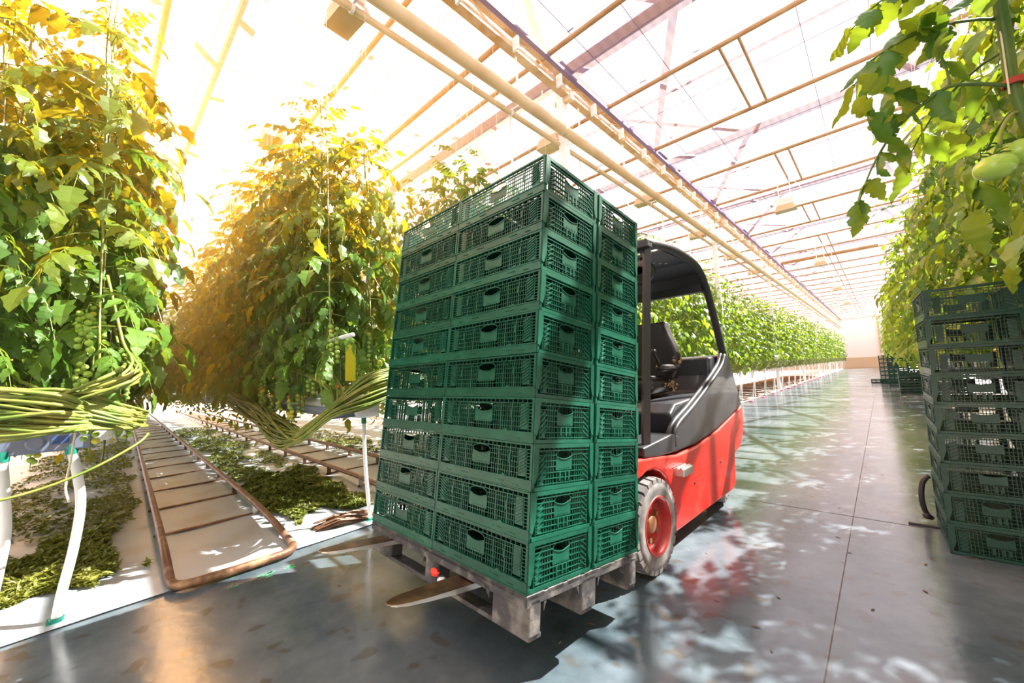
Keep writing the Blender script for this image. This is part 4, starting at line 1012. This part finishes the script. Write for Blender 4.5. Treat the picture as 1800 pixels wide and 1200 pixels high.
# chassis with wheel arches
arch = [(.31 * cos(RAD(a)), .27 + .31 * sin(RAD(a))) for a in (112, 95, 78, 61, 44, 27, 10, -7, -22)]
poly = [(.32, .13), (1.48, .12), (1.58, .16), (1.62, .40), (1.80, .43), (1.93, .55), (1.97, .79), (1.75, .745), (1.5, .70), (1.25, .655), (1.04, .63), (.75, .605), (.42, .60), (.10, .645), (-.16, .67), (-.17, .57)] + arch
ch = fixn(MB().extrude(poly, .20, .535).extrude(poly, -.535, -.20).box(-.3, .3, .1, 1.6, .14, .6).box(-.3, .3, 1.4, 1.95, .44, .72).obj('chassis', 'red_paint', fl)); bevel(ch, .016, 3)
cw = fixn(MB().extrude([(1.55, .44), (1.80, .43), (1.95, .55), (1.99, .80), (1.90, .82), (1.55, .72)], -.50, .50).obj('counterweight', 'red_paint', fl)); bevel(cw, .02, 3)
sk = MB().box(-.48, .48, 1.92, 2.03, .46, .78).obj('rear_bumper', 'red_paint', fl); bevel(sk, .03, 3)
for y, z in ((.66, .36), (1.22, .40)): MB().lathe([(.0, .009), (.006, .009), (.006, .001)], 10, 'x', (.534, y, z)).obj('bolt_hole', 'black_steel', fl)
s = MB().cbox(.44, .60, .34, .50, .475, .525, .006).obj('side_step', 'bare_steel', fl)
for k in range(5): MB().box(.45 + k * .03, .465 + k * .03, .345, .495, .524, .531).obj('tread_bar', 'bare_steel', s)
MB().box(.30, .525, .30, .52, .50, .60).obj('step_recess', 'black_steel', fl)
# black cowl
ridge = [(.40, .655), (.41, .74), (.50, .80), (.72, .87), (1.0, .97), (1.28, 1.08), (1.50, 1.18), (1.60, 1.27)]
side = [(.34, .625), (.75, .615), (1.04, .64), (1.25, .665), (1.5, .71), (1.75, .755), (1.96, .80), (1.86, .98), (1.70, 1.27)] + ridge[::-1][0:1] + [(y, z) for y, z in ridge[::-1][1:]]
for s_ in (-1, 1):
    a, b_ = sorted((s_ * .46, s_ * .53))
    bevel(fixn(MB().extrude(side, a, b_).obj('side_cowl', 'black_panel', fl)), .012, 3)
    for off in (0, .03):
        MB().tube(smooth_path([(s_ * (.525 - off * .9), y - off * .6, z + off * .35) for y, z in ridge], 4), .016, 8).obj('cowl_ridge', 'black_panel', fl, True)
    bevel(fixn(MB().extrude([(-.05, .66), (-.05, .72), (.36, .745), (.46, .72), (.46, .62), (.1, .64)], *sorted((s_ * .34, s_ * .535))).obj('front_sill', 'black_panel', fl)), .012, 3)
hood = fixn(MB().extrude([(.52, .60), (.50, .86), (.60, .92), (1.28, .96), (1.36, 1.10), (1.38, 1.255), (1.66, 1.275), (1.74, 1.22), (1.93, .80), (1.9, .62)], -.47, .47).obj('battery_hood', 'black_panel', fl)); bevel(hood, .02, 3)
MB().cbox(-.45, .45, -.10, .52, .60, .66, .01).obj('footwell_floor', 'black_steel', fl)
d = fixn(MB().extrude([(-.16, .60), (.04, .60), (.02, .95), (-.06, 1.16), (-.15, 1.18)], -.46, .46).obj('dashboard', 'black_panel', fl)); bevel(d, .015, 3)
MB().lathe([(0, .033), (.008, .033), (.008, .024), (.003, .022), (.003, .012), (.009, .010), (.009, .001)], 20, 'x', (.462, -.06, .98)).obj('round_lock', 'bare_steel', d)
MB().box(.461, .464, -.11, -.03, .84, .93).obj('sticker', 'white_plastic', d)
MB().box(.4645, .466, -.105, -.035, .90, .92).obj('sticker_stripe', 'label_yellow', d)
# steering column, wheel, side console with its yellow label
MB().tube([(-.1, .0, 1.05), (.03, .52, 1.35)], .035, 12).obj('steering_column', 'black_steel', fl, True)
sw = link('steering_wheel', MB().tube([(.16 * cos(2 * pi * k / 28), .16 * sin(2 * pi * k / 28), 0) for k in range(28)], .016, 8, closed=True).mesh('steering_wheel', 'vinyl', True), fl)
sw.location = (.03, .55, 1.38); sw.rotation_euler = (RAD(38), 0, 0)
MB().cbox(-.15, .15, -.02, .02, -.012, .01, .006).obj('spoke', 'vinyl', sw); MB().lathe([(-.03, .035), (.015, .04), (.022, .03), (.022, .001)], 16, 'z').obj('hub', 'vinyl', sw, True)
c = MB().cbox(.10, .30, .10, .26, .98, 1.28, .03).obj('side_console', 'black_panel', fl, True); MB().box(.301, .304, .15, .19, 1.10, 1.22).obj('warning_label', 'label_yellow', c)
# seat
st = MB().cbox(-.26, .24, .74, 1.20, .97, 1.10, .05).obj('seat', 'vinyl', fl, True)
MB().cbox(-.20, .18, .76, 1.12, 1.09, 1.12, .014).obj('seat_inset', 'vinyl', st, True)
bk = MB()
prof = [(1.17, 1.06), (1.11, 1.12), (1.12, 1.35), (1.17, 1.56), (1.21, 1.60), (1.26, 1.58), (1.27, 1.40), (1.26, 1.10)]
ctr = [(-.24, -.01), (-.17, .02), (.0, .03), (.15, .02), (.22, -.01)]
vs = []; W_ = [.23, .26, .265, .235, .20, .17, .16]
bz = [1.08, 1.16, 1.28, 1.38, 1.46, 1.54, 1.60]
for i, z in enumerate(bz):
    yo = 1.14 + (z - 1.08) * .14
    for k in range(20):
        a = 2 * pi * k / 20; cx, sx = cos(a), sin(a)
        x = W_[i] * (abs(cx) ** .5) * (1 if cx > 0 else -1); y = .065 * (abs(sx) ** .7) * (1 if sx > 0 else -1)
        if sx < 0: y -= .03 * abs(cx) ** 3
        vs.append((x * 1.06 + .03, yo + y, z + (0 if i < 6 else -.012)))
bk.add(vs, [(i * 20 + k, i * 20 + (k + 1) % 20, (i + 1) * 20 + (k + 1) % 20, (i + 1) * 20 + k) for i in range(6) for k in range(20)] + [tuple(range(19, -1, -1)), tuple(range(120, 140))])
o = bk.obj('backrest', 'vinyl', fl, True); bevel(o, .02, 3)
ar = MB().cbox(.24, .31, .80, 1.18, 1.15, 1.21, .025).obj('armrest', 'vinyl', fl, True)
fm = MB(); rf_ = random.Random(2)
for k in range(22): fm.ball((rf_.gauss(.28, .015), rf_.gauss(1.14, .025), rf_.gauss(1.215, .022)), rf_.uniform(.009, .017), 7, 5)
fm.obj('torn_foam', 'foam', ar)
fm = MB()
for k in range(26): fm.ball((.245 + rf_.uniform(0, .03), rf_.gauss(1.05, .05), rf_.gauss(1.035, .022)), rf_.uniform(.006, .012), 6, 4)
fm.obj('torn_foam', 'foam', st)
MB().tube(smooth_path([(.27, .82, 1.2), (.29, .76, 1.24), (.29, .70, 1.30)], 4), .012, 8).ball((.29, .70, 1.31), .022, 10, 8).obj('control_lever', 'vinyl', ar, True)
# overhead guard
gd_ = link('overhead_guard', None, fl)
for s_ in (-1, 1):
    x = s_ * .50
    MB().tube([(x, .04, .64), (x, .06, .80), (x, .27, 2.0)], .030, 4).obj('front_post', 'black_steel', gd_)
    MB().tube(smooth_path([(x, .26, 2.03), (x, .60, 2.065), (x, .98, 2.05), (x, 1.2, 2.0), (x, 1.34, 1.88), (x, 1.46, 1.68), (x, 1.66, 1.26)], 5), .032, 8).obj('roof_rail', 'black_steel', gd_, True)
MB().cbox(-.53, .53, .22, .30, 1.99, 2.05, .01).obj('front_crossbar', 'black_steel', gd_)
pn = fixn(MB().extrude([(.56, 2.03), (1.02, 2.03), (1.24, 1.965), (1.36, 1.82), (1.38, 1.84), (1.26, 2.0), (1.03, 2.06), (.56, 2.05)], -.49, .49).obj('roof_panel', 'black_steel', gd_))
for k in range(3): MB().box(-.5, .5, .36 + .07 * k, .385 + .07 * k, 2.03, 2.045).obj('roof_bar', 'black_steel', gd_) if k == 1 else None
for a_, b_ in ((.30, .80), (.33, .86), (.36, .9)): MB().lathe([(0, .012), (.003, .012), (.003, .001)], 8, 'z', (a_, b_, 2.026)).obj('hole_daylight', 'white_paint', pn)  # white discs paint the daylight showing in the panel's holes
MB().box(-.48, .48, 1.30, 1.34, 1.82, 1.90).obj('rear_crossbar', 'black_steel', gd_)
wl = link('work_lamp', MB().lathe([(-.05, .03), (-.045, .075), (.0, .085), (.04, .085), (.045, .07), (.04, .001)], 20, 'y').mesh('work_lamp', 'black_steel', True), gd_); wl.location = (.30, .60, 1.93)
MB().tube([(0, 0, .06), (0, 0, .15)], .012, 6).obj('lamp_bracket', 'black_steel', wl)
# wheels
def wheel(x, y, R, wd, out, nlug=26, full=True):
    k = R / .27
    w_ = link('front_wheel' if full else 'rear_wheel', None, fl); w_.location = (x, y, R); w_.rotation_euler = (0, 0, 0 if out > 0 else pi)
    h = wd / 2
    pf = [(-h, .165 * k), (-h, .21 * k), (-h * .92, .238 * k), (-h * .7, .250 * k), (h * .7, .250 * k), (h * .90, .240 * k), (h * 1.0, .222 * k), (h * 1.03, .205 * k), (h * .99, .196 * k), (h * 1.0, .178 * k), (h * .92, .160 * k)]
    ty = MB().lathe(pf, 52, 'x').obj('tyre', 'rubber', w_, True)
    lug = MB(); sh = pi / nlug
    for j in range(nlug):
        for sd in (-1, 1):
            th = 2 * pi * j / nlug + (sh if sd < 0 else 0)
            T = Matrix.Rotation(th, 4, 'X')
            x0, x1 = (0.0, h * .93) if sd > 0 else (-h * .93, 0.0)
            lw = .0235 * k
            a, b2 = (.262 * k, .270 * k)
            vs = [(x0, -lw + sd * .008, .245 * k), (x1, -lw, .235 * k), (x1, lw, .235 * k), (x0, lw + sd * .008, .245 * k), (x0, -lw + sd * .008, b2), (x1 * .96, -lw, a), (x1 * .96, lw, a), (x0, lw + sd * .008, b2)]
            lug.add([T @ Vector(v) for v in vs], [(0, 1, 2, 3), (4, 7, 6, 5), (0, 4, 5, 1), (1, 5, 6, 2), (2, 6, 7, 3), (3, 7, 4, 0)])
    fixn(lug.obj('tread_lugs', 'rubber', ty))
    rm_ = MB().lathe([(h * .85, .165 * k), (h * .98, .168 * k), (h * 1.0, .158 * k), (h * .82, .148 * k), (h * .45, .142 * k), (h * .15, .135 * k), (h * .08, .12 * k), (h * .12, .06 * k), (h * .12, .001)], 40, 'x').obj('rim', 'rim_red', w_, True)
    MB().lathe([(h * .1, .055 * k), (h * .5, .05 * k), (h * .55, .04 * k), (h * .55, .001)], 18, 'x').obj('hub', 'hub_rust', rm_, True)
    for j in range(6):
        a = 2 * pi * j / 6 + .4; c = (0, .095 * k * cos(a), .095 * k * sin(a))
        MB().lathe([(h * .08, .016), (h * .36, .016), (h * .36, .001)], 6, 'x', c).obj('wheel_nut', 'bare_steel' if j % 2 else 'hub_rust', rm_)
    return w_
wheel(.49, 0, .27, .16, 1); wheel(-.49, 0, .27, .16, -1)
wheel(.40, 1.50, .20, .13, 1, 22, False); wheel(-.40, 1.50, .20, .13, -1, 22, False)
MB().tube([(-.42, 0, .27), (.42, 0, .27)], .05, 12).obj('front_axle', 'black_steel', fl)
MB().tube([(-.36, 1.5, .20), (.36, 1.5, .20)], .035, 12).obj('rear_axle', 'black_steel', fl)
# mast, carriage and forks, all tilted with the load
ms = link('mast', None, fl); ms.matrix_local = LF
for s_ in (-1, 1):
    for b0, wd in ((.93, .05), (.985, .05)):
        a = -.60 + s_ * (.30 if b0 < .95 else .36)
        fixn(MB().extrude([(a - .03, b0), (a + .03, b0), (a + .03, b0 + wd), (a - .03, b0 + wd)], -.22, 1.72 if b0 < .95 else 1.62, 'z').obj('mast_channel', 'black_steel', ms))
    MB().tube([(-.6 + s_ * .24, 1.0, -.1), (-.6 + s_ * .24, 1.0, 1.5)], .022, 10).obj('lift_cylinder', 'bare_steel', ms, True)
for z in (-.15, .6, 1.55): MB().box(-.98, -.22, .99, 1.03, z, z + .08).obj('mast_crossbar', 'black_steel', ms)
MB().box(-1.12, -.14, .885, .915, -.05, .03).box(-1.12, -.14, .885, .915, .32, .40).obj('carriage', 'black_steel', ms)
bars = MB()
for k in range(5): bars.box(-1.08 + k * .235, -1.05 + k * .235, .88, .90, .40, 1.0)
bars.box(-1.12, -.14, .88, .90, .98, 1.02).obj('load_backrest', 'black_steel', ms)
def fork(a):
    b = MB(); rings = []
    for t, wd, th in ((-.348, .006, .006), (-.340, .018, .007), (-.322, .029, .009), (-.28, .040, .012), (-.2, .048, .016), (-.08, .053, .021), (.2, .054, .028), (.86, .054, .036)):
        rings.append([(a - wd, t, -.052), (a + wd, t, -.052), (a + wd, t, -.052 - th), (a - wd, t, -.052 - th)])
    vs = [p for r in rings for p in r]; n = len(rings)
    fs = [(i * 4 + k, i * 4 + (k + 1) % 4, i * 4 + 4 + (k + 1) % 4, i * 4 + 4 + k) for i in range(n - 1) for k in range(4)] + [(3, 2, 1, 0), tuple(range(4 * n - 4, 4 * n))]
    b.add(vs, fs, 'fork_steel'); b.box(a - .054, a + .054, .84, .88, -.088, .42, 'fork_steel')
    o = bevel(fixn(b.obj('fork', None, ms)), .003, 2)
    e = MB()
    for sg in (1,):
        q = [(-.340, .0185, .007), (-.322, .030, .009), (-.28, .041, .012), (-.2, .049, .016), (-.08, .054, .021), (.2, .055, .028), (.55, .055, .032)]
        vs = []
        for t, wd, th in q: vs += [(a + sg * wd, t, -.053), (a + sg * (wd + .0012), t, -.053), (a + sg * (wd + .0012), t, -.051 - th), (a + sg * wd, t, -.051 - th)]
        e.add(vs, [(i * 4 + k, i * 4 + (k + 1) % 4, i * 4 + 4 + (k + 1) % 4, i * 4 + 4 + k) for i in range(len(q) - 1) for k in range(4)])
    tag(fixn(e.obj('worn_edge', 'fork_edge', o)), 'bright worn steel edge')
fork(-1.02); fork(-.355)
MB().tube(smooth_path([(-.25, -.05, .9), (-.22, -.22, 1.1), (-.2, -.16, 1.4), (-.22, .02, 1.7)], 5), .014, 8).obj('hydraulic_hose', 'rubber', fl, True)
# trampled bits on the floor
def bits():
    b = MB(); r = random.Random(77)
    for k in range(70):
        x = r.uniform(-2.6, .1); y = r.uniform(.9, 7) if k % 2 else r.uniform(1.2, 3.5); L = r.uniform(.008, .022)
        T = Matrix.Translation((x, y, .0015)) @ Matrix.Rotation(r.uniform(0, 6.3), 4, 'Z')
        b.add([T @ Vector(v) for v in ((-L, 0, 0), (0, -L * .35, .0015), (L, 0, .001), (0, L * .4, .002))], [(0, 1, 2, 3)])
    o = b.obj('floor_bits', 'rust'); tag(o, 'scattered dry leaf bits on the aisle floor', 'leaf bits', kind='stuff')
bits()
